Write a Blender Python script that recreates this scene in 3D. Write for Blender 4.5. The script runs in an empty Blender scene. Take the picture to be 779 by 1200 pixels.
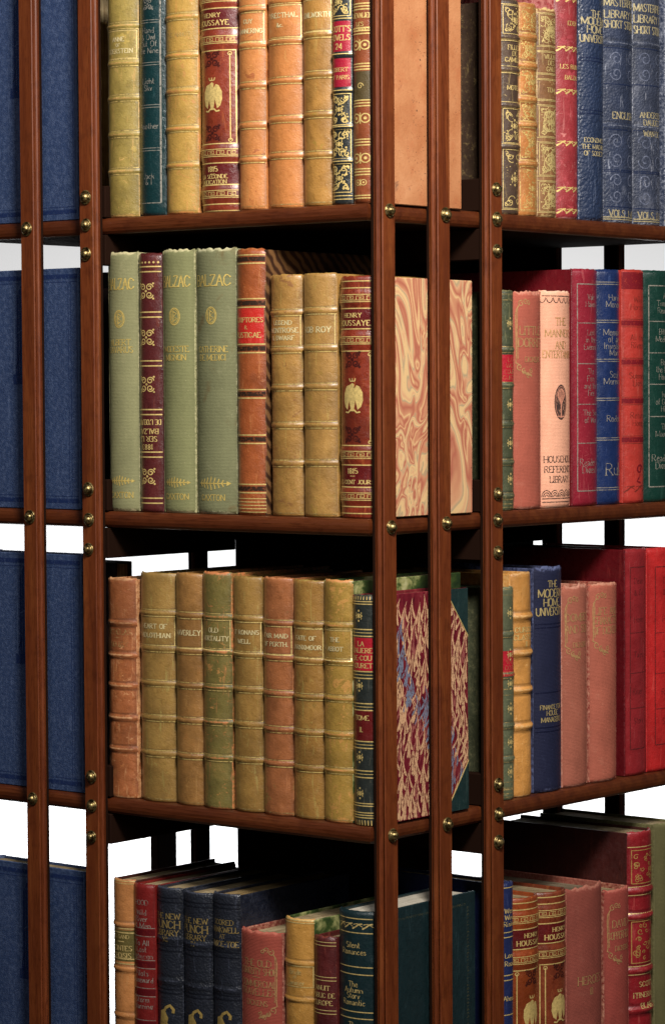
import bpy, math, random
from mathutils import Vector, Matrix, noise as mnoise
random.seed(7)
sc = bpy.context.scene
COL = sc.collection
PI = math.pi

# ---------------------------------------------------------------- colours
def srgb(r, g, b):
    f = lambda v: ((v/255)/12.92) if v/255 <= .04045 else (((v/255)+.055)/1.055)**2.4
    return (f(r), f(g), f(b), 1.0)

# ---------------------------------------------------------------- node helpers
class NT:
    def __init__(s, name):
        s.m = bpy.data.materials.new(name); s.m.use_nodes = True
        s.t = s.m.node_tree; s.n = s.t.nodes; s.l = s.t.links
        s.b = s.n['Principled BSDF']; s.out = s.n['Material Output']
    def node(s, kind, **kw):
        n = s.n.new(kind)
        for k, v in kw.items():
            if k in n.bl_rna.properties: setattr(n, k, v)
        return n
    def put(s, sock, v):
        if isinstance(v, bpy.types.NodeSocket): s.l.new(v, sock)
        elif v is not None: sock.default_value = v
    def coords(s, scale=(1, 1, 1)):
        tc = s.node('ShaderNodeTexCoord'); oi = s.node('ShaderNodeObjectInfo')
        ad = s.node('ShaderNodeVectorMath', operation='MULTIPLY_ADD')
        s.l.new(oi.outputs['Random'], ad.inputs[0]); ad.inputs[1].default_value = (37.0, 53.0, 71.0)
        s.l.new(tc.outputs['Object'], ad.inputs[2])
        mp = s.node('ShaderNodeVectorMath', operation='MULTIPLY')
        s.l.new(ad.outputs[0], mp.inputs[0]); mp.inputs[1].default_value = scale
        return mp.outputs[0]
    def noise(s, vec, scale, detail=3, rough=.55, dist=0, out='Fac'):
        n = s.node('ShaderNodeTexNoise'); s.put(n.inputs['Vector'], vec)
        n.inputs['Scale'].default_value = scale; n.inputs['Detail'].default_value = detail
        n.inputs['Roughness'].default_value = rough; n.inputs['Distortion'].default_value = dist
        return n.outputs[out]
    def vor(s, vec, scale, feature='F1', out='Distance'):
        n = s.node('ShaderNodeTexVoronoi', feature=feature); s.put(n.inputs['Vector'], vec)
        n.inputs['Scale'].default_value = scale
        return n.outputs[out]
    def ramp(s, fac, stops, interp='LINEAR'):
        n = s.node('ShaderNodeValToRGB'); s.put(n.inputs[0], fac); e = n.color_ramp
        e.interpolation = interp
        while len(e.elements) < len(stops): e.elements.new(.5)
        for el, (p, c) in zip(e.elements, stops):
            el.position = p; el.color = c if len(c) == 4 else (*c, 1)
        return n.outputs['Color']
    def rng(s, v, a, b, c=0., d=1., smooth=True):
        n = s.node('ShaderNodeMapRange'); s.put(n.inputs['Value'], v)
        if smooth: n.interpolation_type = 'SMOOTHSTEP'
        for k, x in zip(('From Min', 'From Max', 'To Min', 'To Max'), (a, b, c, d)): n.inputs[k].default_value = x
        return n.outputs[0]
    def math(s, op, a, b=None, c=None):
        n = s.node('ShaderNodeMath', operation=op)
        for i, v in enumerate((a, b, c)):
            if v is not None: s.put(n.inputs[i], v)
        return n.outputs[0]
    def vadd(s, a, b, sc_=1.0):
        n = s.node('ShaderNodeVectorMath', operation='MULTIPLY_ADD')
        s.put(n.inputs[0], b); n.inputs[1].default_value = (sc_,)*3 if not isinstance(sc_, tuple) else sc_
        s.put(n.inputs[2], a); return n.outputs[0]
    def mix(s, f, a, b, blend='MIX'):
        n = s.node('ShaderNodeMix', data_type='RGBA', blend_type=blend)
        s.put(n.inputs[0], f); s.put(n.inputs[6], a); s.put(n.inputs[7], b); return n.outputs[2]
    def attr(s, name):
        n = s.node('ShaderNodeAttribute'); n.attribute_name = name; return n.outputs['Fac']
    def bump(s, h, strength=.3, dist=.001, normal=None):
        n = s.node('ShaderNodeBump'); s.put(n.inputs['Height'], h)
        n.inputs['Strength'].default_value = strength; n.inputs['Distance'].default_value = dist
        if normal is not None: s.put(n.inputs['Normal'], normal)
        return n.outputs[0]
    def done(s, col, rough=.5, normal=None, metallic=0., spec=.5, coat=0., coat_r=.2, alpha=None):
        s.put(s.b.inputs['Base Color'], col); s.put(s.b.inputs['Roughness'], rough)
        if normal is not None: s.put(s.b.inputs['Normal'], normal)
        s.b.inputs['Metallic'].default_value = metallic
        s.b.inputs['Specular IOR Level'].default_value = spec
        s.b.inputs['Coat Weight'].default_value = coat; s.b.inputs['Coat Roughness'].default_value = coat_r
        if alpha is not None: s.put(s.b.inputs['Alpha'], alpha)
        return s.m

def sh(c, k): return tuple(min(1, x*k) for x in c[:3]) + (1,)
def mixc(a, b, t): return tuple(a[i]*(1-t)+b[i]*t for i in range(3)) + (1,)
_cache = {}
def cached(fn):
    def w(*a, **k):
        key = (fn.__name__, a, tuple(sorted(k.items())))
        if key not in _cache: _cache[key] = fn(*a, **k)
        return _cache[key]
    return w

@cached
def leather(rgb, worn=None, amt=.35, rough=.42, grain=900, gs=.25, mottle=.5, patch=None, patch_amt=.0, coat=.12, gain=1.22):
    """old bookbinding leather: mottled, rubbed on bands, edges and caps, specked and scratched"""
    t = NT('leather'); base = sh(srgb(*rgb), gain); worn_c = srgb(*worn) if worn else sh(base, 1.7)
    v = t.coords()
    mottle *= 1.25; m1 = t.noise(v, 46, 6, .68, .3); m2 = t.noise(v, 210, 5, .7)
    col = t.ramp(m1, [(.30, sh(base, 1-.38*mottle)), (.5, base), (.72, mixc(sh(base, 1+.30*mottle), worn_c, .12*mottle))])
    col = t.mix(t.rng(m2, .46, .32, 0, .5*mottle), col, sh(base, .45))
    if patch:
        pn = t.math('ADD', t.noise(v, 75, 6, .68, .6), t.math('MULTIPLY', t.attr('wear'), .06))
        col = t.mix(t.rng(pn, .635-patch_amt*.12, .655-patch_amt*.12), col, srgb(*patch))
    wv = t.attr('wear'); wn = t.noise(v, 260, 5, .7)
    wf = t.rng(t.math('ADD', t.math('MULTIPLY', wv, .55*min(1, amt*2)), t.math('MULTIPLY', wn, .62)), .62, .80, 0, min(1, .45+amt))
    col = t.mix(wf, col, worn_c)
    sv = t.coords((260, 260, 34)); sn = t.noise(sv, 1.0, 3, .6, .8)
    col = t.mix(t.rng(sn, .60, .68, 0, .6), col, mixc(worn_c, base, .3))
    fl = t.noise(t.coords((1, 1, 1.7)), 130, 5, .75, 1.4); col = t.mix(t.rng(fl, .61, .65, 0, .8*min(1, amt*1.6)), col, sh(worn_c, 1.15))
    st = t.noise(v, 17, 3, .6, .4); col = t.mix(t.rng(st, .50, .64, 0, .6*mottle), col, sh(base, .5))
    sp = t.vor(v, 240); col = t.mix(t.rng(sp, .11, .05, 0, .55*mottle), col, sh(base, .25))
    col = t.mix(t.rng(wv, -.05, -.75, 0, .62), col, sh(base, .3))  # negative values darken the creases beside bands and the spine edges
    g = t.noise(v, grain, 3, .6); g2 = t.noise(v, 150, 4, .6)
    nb = t.bump(t.math('ADD', g, t.math('MULTIPLY', g2, 2.0)), min(1, gs*1.8), .0007)
    r = t.rng(m2, .3, .7, rough-.09, rough+.14)
    return t.done(col, r, nb, spec=.45, coat=coat, coat_r=.28)

@cached
def morocco(rgb, worn=None, amt=.3, rough=.36, scale=430, gs=.8, coat=.2, mottle=.35):
    """pebble-grained leather or leathercloth"""
    t = NT('grained_leather'); base = srgb(*rgb); worn_c = srgb(*worn) if worn else sh(base, 1.8)
    v = t.coords(); vw = t.vadd(v, t.noise(v, 120, 2, out='Color'), .004)
    cells = t.vor(vw, scale, 'F1'); m = t.noise(v, 45, 5, .6)
    col = t.ramp(m, [(.3, sh(base, 1-.35*mottle)), (.6, base), (.75, sh(base, 1+.4*mottle))])
    wn = t.noise(v, 300, 5, .7)
    wf = t.rng(t.math('ADD', t.math('MULTIPLY', t.attr('wear'), .5), t.math('MULTIPLY', wn, .6)), .62, .82, 0, amt+.3)
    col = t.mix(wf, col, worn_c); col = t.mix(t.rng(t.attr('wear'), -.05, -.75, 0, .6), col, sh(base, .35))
    col = t.mix(t.rng(cells, .55, .1, 0, .2), col, sh(base, 1.6))
    sc_ = t.noise(t.coords((240, 240, 40)), 1, 3, .6, 1.2); col = t.mix(t.rng(sc_, .62, .70, 0, min(.6, amt*1.5)), col, worn_c); st = t.noise(v, 24, 5, .7); col = t.mix(t.rng(st, .5, .66, 0, .6*mottle), col, sh(base, .5)); col = t.mix(t.rng(st, .46, .36, 0, .45*mottle), col, mixc(base, worn_c, .5))
    h = t.math('ADD', t.math('MULTIPLY', cells, -1.0), t.math('MULTIPLY', t.noise(v, 900, 2), .3))
    return t.done(col, t.rng(wn, .3, .7, rough-.08, rough+.16), t.bump(h, gs, .0009), spec=.5, coat=coat, coat_r=.3)

@cached
def cloth(rgb, worn=None, amt=.3, rough=.72, mottle=.45, patch=None, weave=.35, gain=1.65):
    """woven book cloth with faint dust, rubbing and weave bump"""
    t = NT('book_cloth'); base = sh(srgb(*rgb), gain); worn_c = srgb(*worn) if worn else sh(base, 1.6)
    v = t.coords(); m = t.noise(v, 26, 6, .65); vert = t.noise(t.coords((210, 210, 11)), 1, 3)
    col = t.ramp(m, [(.3, sh(base, 1-.32*mottle)), (.52, base), (.75, sh(base, 1+.32*mottle))])
    col = t.mix(t.rng(vert, .4, .75, 0, .25), col, sh(base, 1.2))
    if patch:
        col = t.mix(t.rng(t.noise(v, 42, 6, .7, .5), .54, .70, 0, .8), col, srgb(*patch))
    fine = t.noise(v, 1500, 2)
    col = t.mix(t.rng(fine, .35, .7, 0, .3), col, sh(base, .7))
    wn = t.noise(v, 330, 5, .7)
    wf = t.rng(t.math('ADD', t.math('MULTIPLY', t.attr('wear'), .52), t.math('MULTIPLY', wn, .6)), .60, .80, 0, min(1, amt+.35))
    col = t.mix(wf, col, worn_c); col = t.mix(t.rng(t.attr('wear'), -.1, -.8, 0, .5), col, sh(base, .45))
    bl_ = t.noise(v, 60, 6, .72, .5); col = t.mix(t.rng(bl_, .52, .66, 0, .4*mottle), col, sh(base, .55)); col = t.mix(t.rng(bl_, .44, .34, 0, .35*mottle), col, mixc(base, worn_c, .6))
    dots = t.vor(v, 150); col = t.mix(t.rng(dots, .06, .03, 0, .45), col, worn_c)
    w = t.node('ShaderNodeTexWave', bands_direction='Z'); t.put(w.inputs['Vector'], v); w.inputs['Scale'].default_value = 260; w.inputs['Distortion'].default_value = 1.5; w.inputs['Detail'].default_value = 1
    h = t.math('ADD', t.math('MULTIPLY', w.outputs['Fac'], .5), t.math('ADD', fine, t.noise(v, 420, 2)))
    return t.done(col, rough, t.bump(h, weave, .0006), spec=.25)

@cached
def gilt(strength=1.0, tone=(236, 206, 134), wornness=.3):
    """rubbed gold tooling: missing where worn away"""
    t = NT('gold_tooling'); v = t.coords()
    n = t.noise(v, 420, 4, .7); big = t.noise(v, 95, 3)
    col = t.mix(t.rng(n, .3, .7), sh(srgb(*tone), .62), srgb(*tone))
    a = t.rng(t.math('ADD', t.math('MULTIPLY', n, .6), t.math('MULTIPLY', big, .5)), .55*wornness+.18, .55*wornness+.34, .22*strength, strength)
    return t.done(col, .38, t.bump(n, .3, .0003), metallic=.25, spec=.6, alpha=a)

@cached
def ink(rgb, strength=.85):
    t = NT('stamped_ink'); v = t.coords(); n = t.noise(v, 380, 3, .6)
    return t.done(srgb(*rgb), .6, None, alpha=t.rng(n, .3, .52, .25*strength, strength), spec=.2)

@cached
def paper(rgb=(196, 178, 140), edge=(120, 98, 68)):
    t = NT('page_edges'); v = t.coords()
    st = t.noise(t.coords((1900, 14, 14)), 1, 2); m = t.noise(v, 55, 4)
    col = t.mix(t.rng(st, .35, .65), srgb(*edge), srgb(*rgb))
    col = t.mix(t.rng(m, .35, .7, 0, .6), col, sh(srgb(*edge), .8))
    return t.done(col, .85, t.bump(st, .5, .0005), spec=.1)

@cached
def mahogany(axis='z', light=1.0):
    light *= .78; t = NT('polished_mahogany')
    s = {'z': (1, 1, .07), 'x': (.07, 1, 1), 'y': (1, .07, 1)}[axis]
    v = t.coords(s); vb = t.coords()
    g1 = t.noise(v, 90, 5, .68, .5); g2 = t.noise(v, 800, 4, .7); b = t.noise(vb, 9, 3)
    dark = sh(srgb(88, 36, 15), light); mid = sh(srgb(122, 58, 25), light); hi = sh(srgb(150, 82, 38), light)
    col = t.ramp(g1, [(.25, dark), (.5, mid), (.78, hi)])
    col = t.mix(t.rng(g2, .50, .36, 0, .5), col, sh(dark, .6)); dn = t.noise(vb, 60, 4, .7); col = t.mix(t.rng(dn, .5, .68, 0, .35), col, sh(dark, .7))
    col = t.mix(t.rng(b, .35, .7, 0, .4), col, sh(mid, .7))
    nick = t.noise(vb, 210, 5, .75); col = t.mix(t.rng(nick, .72, .78, 0, .5), col, srgb(190, 150, 110))
    pore = t.noise(v, 1300, 2)
    nb = t.bump(t.math('ADD', g2, t.math('MULTIPLY', pore, .6)), .22, .0005)
    return t.done(col, t.rng(g2, .3, .7, .36, .52), nb, spec=.35, coat=.12, coat_r=.3)

@cached
def brass():
    t = NT('aged_brass'); v = t.coords(); n = t.noise(v, 330, 5, .7)
    col = t.mix(t.rng(n, .38, .66), srgb(64, 50, 28), srgb(178, 154, 100))
    return t.done(col, t.rng(n, .3, .7, .24, .44), t.bump(n, .15, .0004), metallic=.85)

@cached
def marble_swirl():
    t = NT('swirled_marbled_paper'); v = t.coords((1, 1, .5))
    w1 = t.vadd(v, t.noise(v, 13, 1, .5, out='Color'), .11)
    w2 = t.vadd(w1, t.noise(w1, 22, 1, .5, out='Color'), .05)
    n = t.noise(w2, 17, 2.5, .55, .5); s = t.math('FRACT', t.math('MULTIPLY', t.math('ADD', n, t.math('MULTIPLY', t.noise(w2, 60, 2), .05)), 7.0))
    cr = srgb(224, 186, 134); pk = srgb(204, 144, 108); rd = srgb(178, 104, 82); gr = srgb(176, 156, 122); pe = srgb(214, 164, 124)
    col = t.ramp(s, [(0, cr), (.08, pe), (.15, cr), (.19, gr), (.23, pk), (.36, rd), (.52, pk), (.56, cr), (.61, pk), (.66, rd), (.76, pk), (.80, pe), (.86, gr), (.9, cr), (1.0, cr)])
    sp = t.vor(v, 420); col = t.mix(t.rng(sp, .16, .09, 0, .4), col, rd)
    d = t.vor(v, 75); col = t.mix(t.rng(d, .05, .03, 0, .9), col, srgb(70, 60, 55))
    return t.done(col, .5, t.bump(t.noise(v, 600), .1, .0003), spec=.35)

@cached
def marble_comb():
    t = NT('combed_marbled_paper'); v = t.coords(); n = t.noise(t.coords((1, 1, .25)), 170, 4, .7, 1.2)
    col = t.ramp(n, [(.3, srgb(70, 14, 26)), (.5, srgb(104, 24, 36)), (.62, srgb(122, 40, 48)), (.7, srgb(150, 90, 84))])
    return t.done(col, .5, t.bump(n, .08, .0003), spec=.3)

@cached
def marble_dark():
    t = NT('dark_green_marbled_paper'); v = t.coords()
    n = t.noise(t.vadd(v, t.noise(v, 40, 2, out='Color'), .02), 45, 4, .6)
    col = t.ramp(n, [(.35, srgb(26, 44, 24)), (.5, srgb(58, 76, 34)), (.6, srgb(150, 150, 96)), (.7, srgb(190, 186, 140))])
    return t.done(col, .6, spec=.3)

@cached
def striped_board():
    t = NT('brown_combed_paper'); v = t.coords()
    w = t.node('ShaderNodeTexWave', bands_direction='DIAGONAL'); t.put(w.inputs['Vector'], v); w.inputs['Scale'].default_value = 55; w.inputs['Distortion'].default_value = 4
    w.inputs['Detail'].default_value = 2
    col = t.ramp(w.outputs['Fac'], [(.2, srgb(58, 34, 20)), (.8, srgb(120, 84, 50))])
    return t.done(col, .6, spec=.3)

@cached
def calf_board():
    t = NT('tan_calf_board'); v = t.coords(); n = t.noise(v, 22, 5, .6)
    col = t.ramp(n, [(.3, srgb(170, 106, 66)), (.55, srgb(190, 130, 88)), (.75, srgb(204, 146, 104))])
    sp = t.vor(t.vadd(v, t.noise(v, 200, 2, out='Color'), .005), 330)
    col = t.mix(t.math('MULTIPLY', t.rng(sp, .22, .1), t.rng(t.noise(v, 30, 3), .48, .62)), col, srgb(82, 56, 42))
    col = t.mix(t.rng(t.noise(v, 27, 4, .7, 1.0), .64, .72, 0, .75), col, srgb(104, 78, 66))
    sc1 = t.noise(t.vadd(v, t.noise(v, 30, 2, out='Color'), .04), 1.0, 2); 
    sn = t.noise(t.coords((90, 90, 420)), 1, 4, .7, 1.6); col = t.mix(t.rng(sn, .62, .70, 0, .7), col, srgb(140, 74, 44)); s2 = t.noise(t.coords((300, 300, 110)), 1, 3, .6, 2.5); col = t.mix(t.rng(s2, .66, .72, 0, .7), col, srgb(120, 66, 42)); gb = t.noise(v, 60, 5, .7); col = t.mix(t.rng(gb, .5, .68, 0, .4), col, srgb(176, 104, 66))
    return t.done(col, .62, t.bump(t.noise(v, 500, 4, .65), .35, .0008), spec=.3)

@cached
def plain(name, rgb, rough=.8):
    t = NT(name); v = t.coords(); n = t.noise(v, 3, 2)
    return t.done(t.mix(n, sh(srgb(*rgb), .97), srgb(*rgb)), rough, spec=.2)

# ---------------------------------------------------------------- mesh helpers
class MB:
    def __init__(s): s.v = []; s.f = []; s.a = []; s.m = []
    def vert(s, p, w=0.): s.v.append(tuple(p)); s.a.append(w); return len(s.v)-1
    def face(s, *i, m=0): s.f.append(i); s.m.append(m)
    def box(s, lo, hi, bev=0., m=0, wear=.0, edgewear=0.):
        x0, y0, z0 = lo; x1, y1, z1 = hi; b = bev
        if b <= 0:
            ids = [s.vert((x, y, z), wear) for z in (z0, z1) for y in (y0, y1) for x in (x0, x1)]
            for q in ((0, 2, 3, 1), (4, 5, 7, 6), (0, 1, 5, 4), (2, 6, 7, 3), (0, 4, 6, 2), (1, 3, 7, 5)): s.face(*[ids[k] for k in q], m=m)
            return
        # chamfered box: three vertices per corner
        c = {}
        for ix, (x, sx) in enumerate(((x0, 1), (x1, -1))):
            for iy, (y, sy) in enumerate(((y0, 1), (y1, -1))):
                for iz, (z, sz) in enumerate(((z0, 1), (z1, -1))):
                    c[ix, iy, iz, 0] = s.vert((x, y+sy*b, z+sz*b), edgewear)
                    c[ix, iy, iz, 1] = s.vert((x+sx*b, y, z+sz*b), edgewear)
                    c[ix, iy, iz, 2] = s.vert((x+sx*b, y+sy*b, z), edgewear)
        F = lambda *k: s.face(*[c[q] for q in k], m=m)
        F((0,0,0,0),(0,0,1,0),(0,1,1,0),(0,1,0,0)); F((1,0,0,0),(1,1,0,0),(1,1,1,0),(1,0,1,0))
        F((0,0,0,1),(1,0,0,1),(1,0,1,1),(0,0,1,1)); F((0,1,0,1),(0,1,1,1),(1,1,1,1),(1,1,0,1))
        F((0,0,0,2),(0,1,0,2),(1,1,0,2),(1,0,0,2)); F((0,0,1,2),(1,0,1,2),(1,1,1,2),(0,1,1,2))
        for i in (0, 1):
            for j in (0, 1):
                F((i,j,0,0),(i,j,0,1),(i,j,1,1),(i,j,1,0)); F((i,0,j,0),(i,1,j,0),(i,1,j,2),(i,0,j,2)); F((0,i,j,1),(1,i,j,1),(1,i,j,2),(0,i,j,2))
                for k in (0, 1): F((i,j,k,0),(i,j,k,1),(i,j,k,2))
    def build(s, name, mats, parent=None, smooth=False, fix=True):
        me = bpy.data.meshes.new(name); me.from_pydata(s.v, [], s.f)
        if not isinstance(mats, (list, tuple)): mats = [mats]
        for m in mats: me.materials.append(m)
        me.polygons.foreach_set('material_index', s.m)
        at = me.attributes.new('wear', 'FLOAT', 'POINT'); at.data.foreach_set('value', s.a)
        if fix:
            import bmesh
            bm = bmesh.new(); bm.from_mesh(me); bmesh.ops.recalc_face_normals(bm, faces=bm.faces); bm.to_mesh(me); bm.free()
        if smooth: me.polygons.foreach_set('use_smooth', [True]*len(me.polygons))
        me.update()
        o = bpy.data.objects.new(name, me); COL.objects.link(o)
        if parent: o.parent = parent
        return o

def empty(name, loc, rz=0., label=None, cat=None, group=None):
    o = bpy.data.objects.new(name, None); COL.objects.link(o); o.empty_display_size = .02
    o.location = loc; o.rotation_euler = (0, 0, rz)
    if label: o['label'] = label
    if cat: o['category'] = cat
    if group: o['group'] = group
    return o

# ---------------------------------------------------------------- stroke lettering (grid 0..6 across, 0..8 up)
G = {
'A': (6, '00 38 60;13 53'), 'B': (5, '00 08 38 57 55 34 04;34 53 51 30 00'), 'C': (6, '66 57 38 28 06 02 20 30 51 62'),
'D': (6, '00 08 38 66 62 30 00'), 'E': (5, '48 08 00 50;04 34;48 47;50 51'), 'F': (5, '58 08 00;04 34;58 57'), 'G': (6, '66 57 38 28 06 02 20 40 61 63 43'),
'H': (6, '00 08;60 68;04 64'), 'I': (1, '00 08'), 'J': (4, '48 42 20 01'), 'K': (6, '00 08;04 68;24 60'), 'L': (5, '08 00 50 52'),
'M': (8, '00 08 41 88 80'), 'N': (6, '00 08 60 68'), 'O': (6, '20 02 06 28 48 66 62 40 20'), 'P': (5, '00 08 38 57 55 34 04'),
'Q': (6, '20 02 06 28 48 66 62 40 20;31 70'), 'R': (6, '00 08 38 57 55 34 04;24 60'), 'S': (5, '57 38 18 06 15 43 52 30 20 01'), 'T': (6, '08 68;38 30;08 07;68 67'),
'U': (6, '08 02 20 40 62 68'), 'V': (6, '08 30 68'), 'W': (9, '08 20 47 70 98'), 'X': (6, '08 60;00 68'), 'Y': (6, '08 34 68;34 30'), 'Z': (5, '07 08 58 00 50 51'),
'0': (5, '20 02 06 28 38 56 52 30 20'), '1': (2, '06 18 10'), '2': (5, '06 28 38 56 44 00 50'), '3': (5, '07 28 38 56 34 53 51 30 20 01'), '4': (5, '40 48 02 52'),
'5': (5, '48 08 04 35 53 51 30 01'), '6': (5, '48 05 02 20 30 52 34 03'), '7': (5, '08 58 20'), '8': (5, '24 06 28 38 56 34 24 02 20 30 52 34'), '9': (5, '01 20 56 28 06 24 55'),
'&': (6, '60 16 28 46 02 20 30 63'), '-': (3, '04 34'), '.': (1, '00 01'), ',': (1, '10 0'), "'": (1, '08 06'), ' ': (3, ''),
'a': (4, '04 25 43 40;42 20 10 01 12 43'), 'b': (4, '08 00 30 42 33 04'), 'c': (4, '44 25 03 01 20 41'), 'd': (4, '48 40 10 02 24 43'), 'e': (4, '03 43 35 15 02 10 30 41'),
'f': (3, '38 17 10;05 35'), 'g': (4, '45 15 02 20 41;45 4 20 0'), 'h': (4, '08 00;04 25 43 40'), 'i': (1, '05 00;07 08'), 'j': (2, '25 20 0'), 'k': (4, '08 00;02 45;23 40'),
'l': (1, '08 00'), 'm': (6, '05 00;04 25 30;34 55 60'), 'n': (4, '05 00;04 25 43 40'), 'o': (4, '10 02 15 35 42 30 10'), 'p': (4, '05 00;04 35 42 30 00'), 'q': (4, '45 40;45 15 02 20 41'),
'r': (3, '05 00;03 25 35'), 's': (3, '34 15 04 32 20 01'), 't': (3, '18 11 30;05 35'), 'u': (4, '05 01 20 41;45 40'), 'v': (4, '05 20 45'), 'w': (6, '05 10 35 50 65'),
'x': (4, '05 40;00 45'), 'y': (4, '05 20;45 10'), 'z': (3, '05 35 00 30')}
def glyph(ch):
    w, s = G.get(ch, (3, '')); out = []
    for pl in s.split(';'):
        pts = [(int(q[0]), int(q[1])) for q in pl.split() if len(q) == 2]
        if len(pts) > 1: out.append(pts)
    return w, out

# ---------------------------------------------------------------- tooling drawn on a mapped surface
class Tool:
    """ribbons laid on a surface: surf(x, z, offset) -> point; x, z in metres"""
    def __init__(s, surf, k=1/1400., off=.00018): s.surf = surf; s.k = k; s.off = off; s.mb = MB(); s.n = 0
    def ribbon(s, pts, wd, closed=False, step=.0022):
        k = s.k; P = [(x*k, z*k) for x, z in pts]; w = wd*k/2
        if closed: P.append(P[0])
        Q = [P[0]]
        for a, b in zip(P, P[1:]):
            n = max(1, int(math.hypot(b[0]-a[0], b[1]-a[1])/step))
            for i in range(1, n+1): Q.append((a[0]+(b[0]-a[0])*i/n, a[1]+(b[1]-a[1])*i/n))
        s.n += 1; off = s.off + (s.n % 7)*.000006; prev = None
        for i, q in enumerate(Q):
            a = Q[max(0, i-1)]; b = Q[min(len(Q)-1, i+1)]
            dx, dz = b[0]-a[0], b[1]-a[1]; L = math.hypot(dx, dz) or 1
            nx, nz = -dz/L*w, dx/L*w
            cur = (s.mb.vert(s.surf(q[0]+nx, q[1]+nz, off)), s.mb.vert(s.surf(q[0]-nx, q[1]-nz, off)))
            if prev: s.mb.face(prev[0], prev[1], cur[1], cur[0])
            prev = cur
    def blob(s, pts):
        k = s.k; s.n += 1; off = s.off + (s.n % 7)*.000006
        cx = sum(p[0] for p in pts)/len(pts); cz = sum(p[1] for p in pts)/len(pts); E = []
        for a, b in zip(pts, pts[1:]+pts[:1]):
            n = max(1, int(math.hypot(b[0]-a[0], b[1]-a[1])*k/.004))
            E += [(a[0]+(b[0]-a[0])*i/n, a[1]+(b[1]-a[1])*i/n) for i in range(n)]
        rad = max(math.hypot(x-cx, z-cz) for x, z in E)*k; nr = max(1, int(rad/.003))
        c = s.mb.vert(s.surf(cx*k, cz*k, off)); prev = None
        for q in range(1, nr+1):
            t = q/nr; r = [s.mb.vert(s.surf((cx+(x-cx)*t)*k, (cz+(z-cz)*t)*k, off)) for x, z in E]
            for i in range(len(r)):
                i2 = (i+1) % len(r)
                s.mb.face(c, r[i], r[i2]) if prev is None else s.mb.face(prev[i], r[i], r[i2], prev[i2])
            prev = r
    def strand(s, pts, w0, w1):
        k = s.k; s.n += 1; off = s.off + (s.n % 9)*.000006; prev = None; m = len(pts)
        for i, (x, z) in enumerate(pts):
            a = pts[max(0, i-1)]; b = pts[min(m-1, i+1)]; dx, dz = b[0]-a[0], b[1]-a[1]; L = math.hypot(dx, dz) or 1; t = i/(m-1)
            w = (w0+(w1-w0)*t**1.5)*(1 if t < .84 else math.sqrt(max(.02, 1-((t-.84)/.162)**2)))/2
            cur = (s.mb.vert(s.surf((x-dz/L*w)*k, (z+dx/L*w)*k, off)), s.mb.vert(s.surf((x+dz/L*w)*k, (z-dx/L*w)*k, off)))
            if prev: s.mb.face(prev[0], prev[1], cur[1], cur[0])
            prev = cur
    def disc(s, x, z, rx, rz=None, n=10):
        rz = rz or rx; s.blob([(x+rx*math.cos(2*PI*i/n), z+rz*math.sin(2*PI*i/n)) for i in range(n)])
    def ring(s, x, z, rx, rz, wd=1., n=20): s.ribbon([(x+rx*math.cos(2*PI*i/n), z+rz*math.sin(2*PI*i/n)) for i in range(n)], wd, True)
    def rect(s, x0, x1, z0, z1, wd=1.): s.ribbon([(x0, z0), (x1, z0), (x1, z1), (x0, z1)], wd, True)
    def spiral(s, x, z, r, turns=1.3, a0=0., d=1, wd=1.):
        n = int(14*turns)+4; s.ribbon([(x+r*(1-.75*i/n)*math.cos(a0+d*2*PI*turns*i/n), z+r*(1-.75*i/n)*math.sin(a0+d*2*PI*turns*i/n)) for i in range(n+1)], wd)
    def text(s, txt, x, z, h, maxw=999, bold=1.0, serif=True, flip=False, gap=1.6):
        """centred line of lettering, h high"""
        u = h/8.; W = 0; items = []
        for ch in txt:
            w, pl = glyph(ch); items.append((W, pl)); W += w+gap
        W -= gap; sx = min(1., maxw/(W*u*.86)) * .86; sg = -1 if flip else 1
        T = lambda px, pz: (x+sg*(px-W/2)*u*sx, z+sg*(pz-4)*u)
        for ox, pls in items:
            for pl in pls:
                # split by direction so uprights are thick and crossbars thin
                for a, b in zip(pl, pl[1:]):
                    vert = abs(b[1]-a[1]) > abs(b[0]-a[0])*.8
                    s.ribbon([T(ox+a[0], a[1]), T(ox+b[0], b[1])], (1.35 if vert else .85)*u*bold*max(.8, sx))
                if serif:
                    for e, o in ((pl[0], pl[1]), (pl[-1], pl[-2])):
                        if e[1] in (0, 8) and abs(o[1]-e[1]) > abs(o[0]-e[0])*.8:
                            s.ribbon([T(ox+e[0]-1.1, e[1]), T(ox+e[0]+1.1, e[1])], .7*u*bold)
    def key(s, x0, x1, z, h, wd=1.):
        p = h*1.15; n = max(1, int((x1-x0)/p)); p = (x1-x0)/n
        s.ribbon([(x0, z+h*.5), (x1, z+h*.5)], wd); s.ribbon([(x0, z-h*.5), (x1, z-h*.5)], wd)
        for i in range(n):
            a = x0+i*p
            s.ribbon([(a+p*.05, z-h*.28), (a+p*.05, z+h*.28), (a+p*.75, z+h*.28), (a+p*.75, z-h*.12), (a+p*.35, z-h*.12), (a+p*.35, z+h*.08), (a+p*.55, z+h*.08)], wd*.8)
            s.ribbon([(a+p*.05, z-h*.28), (a+p, z-h*.28)], wd*.8)
    def knot(s, x, z, r, wd=1.):
        for sx in (-1, 1):
            for sz in (-1, 1):
                s.spiral(x+sx*r*.48, z+sz*r*.48, r*.46, 1.4, 0 if sx > 0 else PI, sx*sz, wd)
                s.disc(x+sx*r*.95, z+sz*r*.95, wd*.9)
        s.disc(x, z, wd*1.2)
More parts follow.
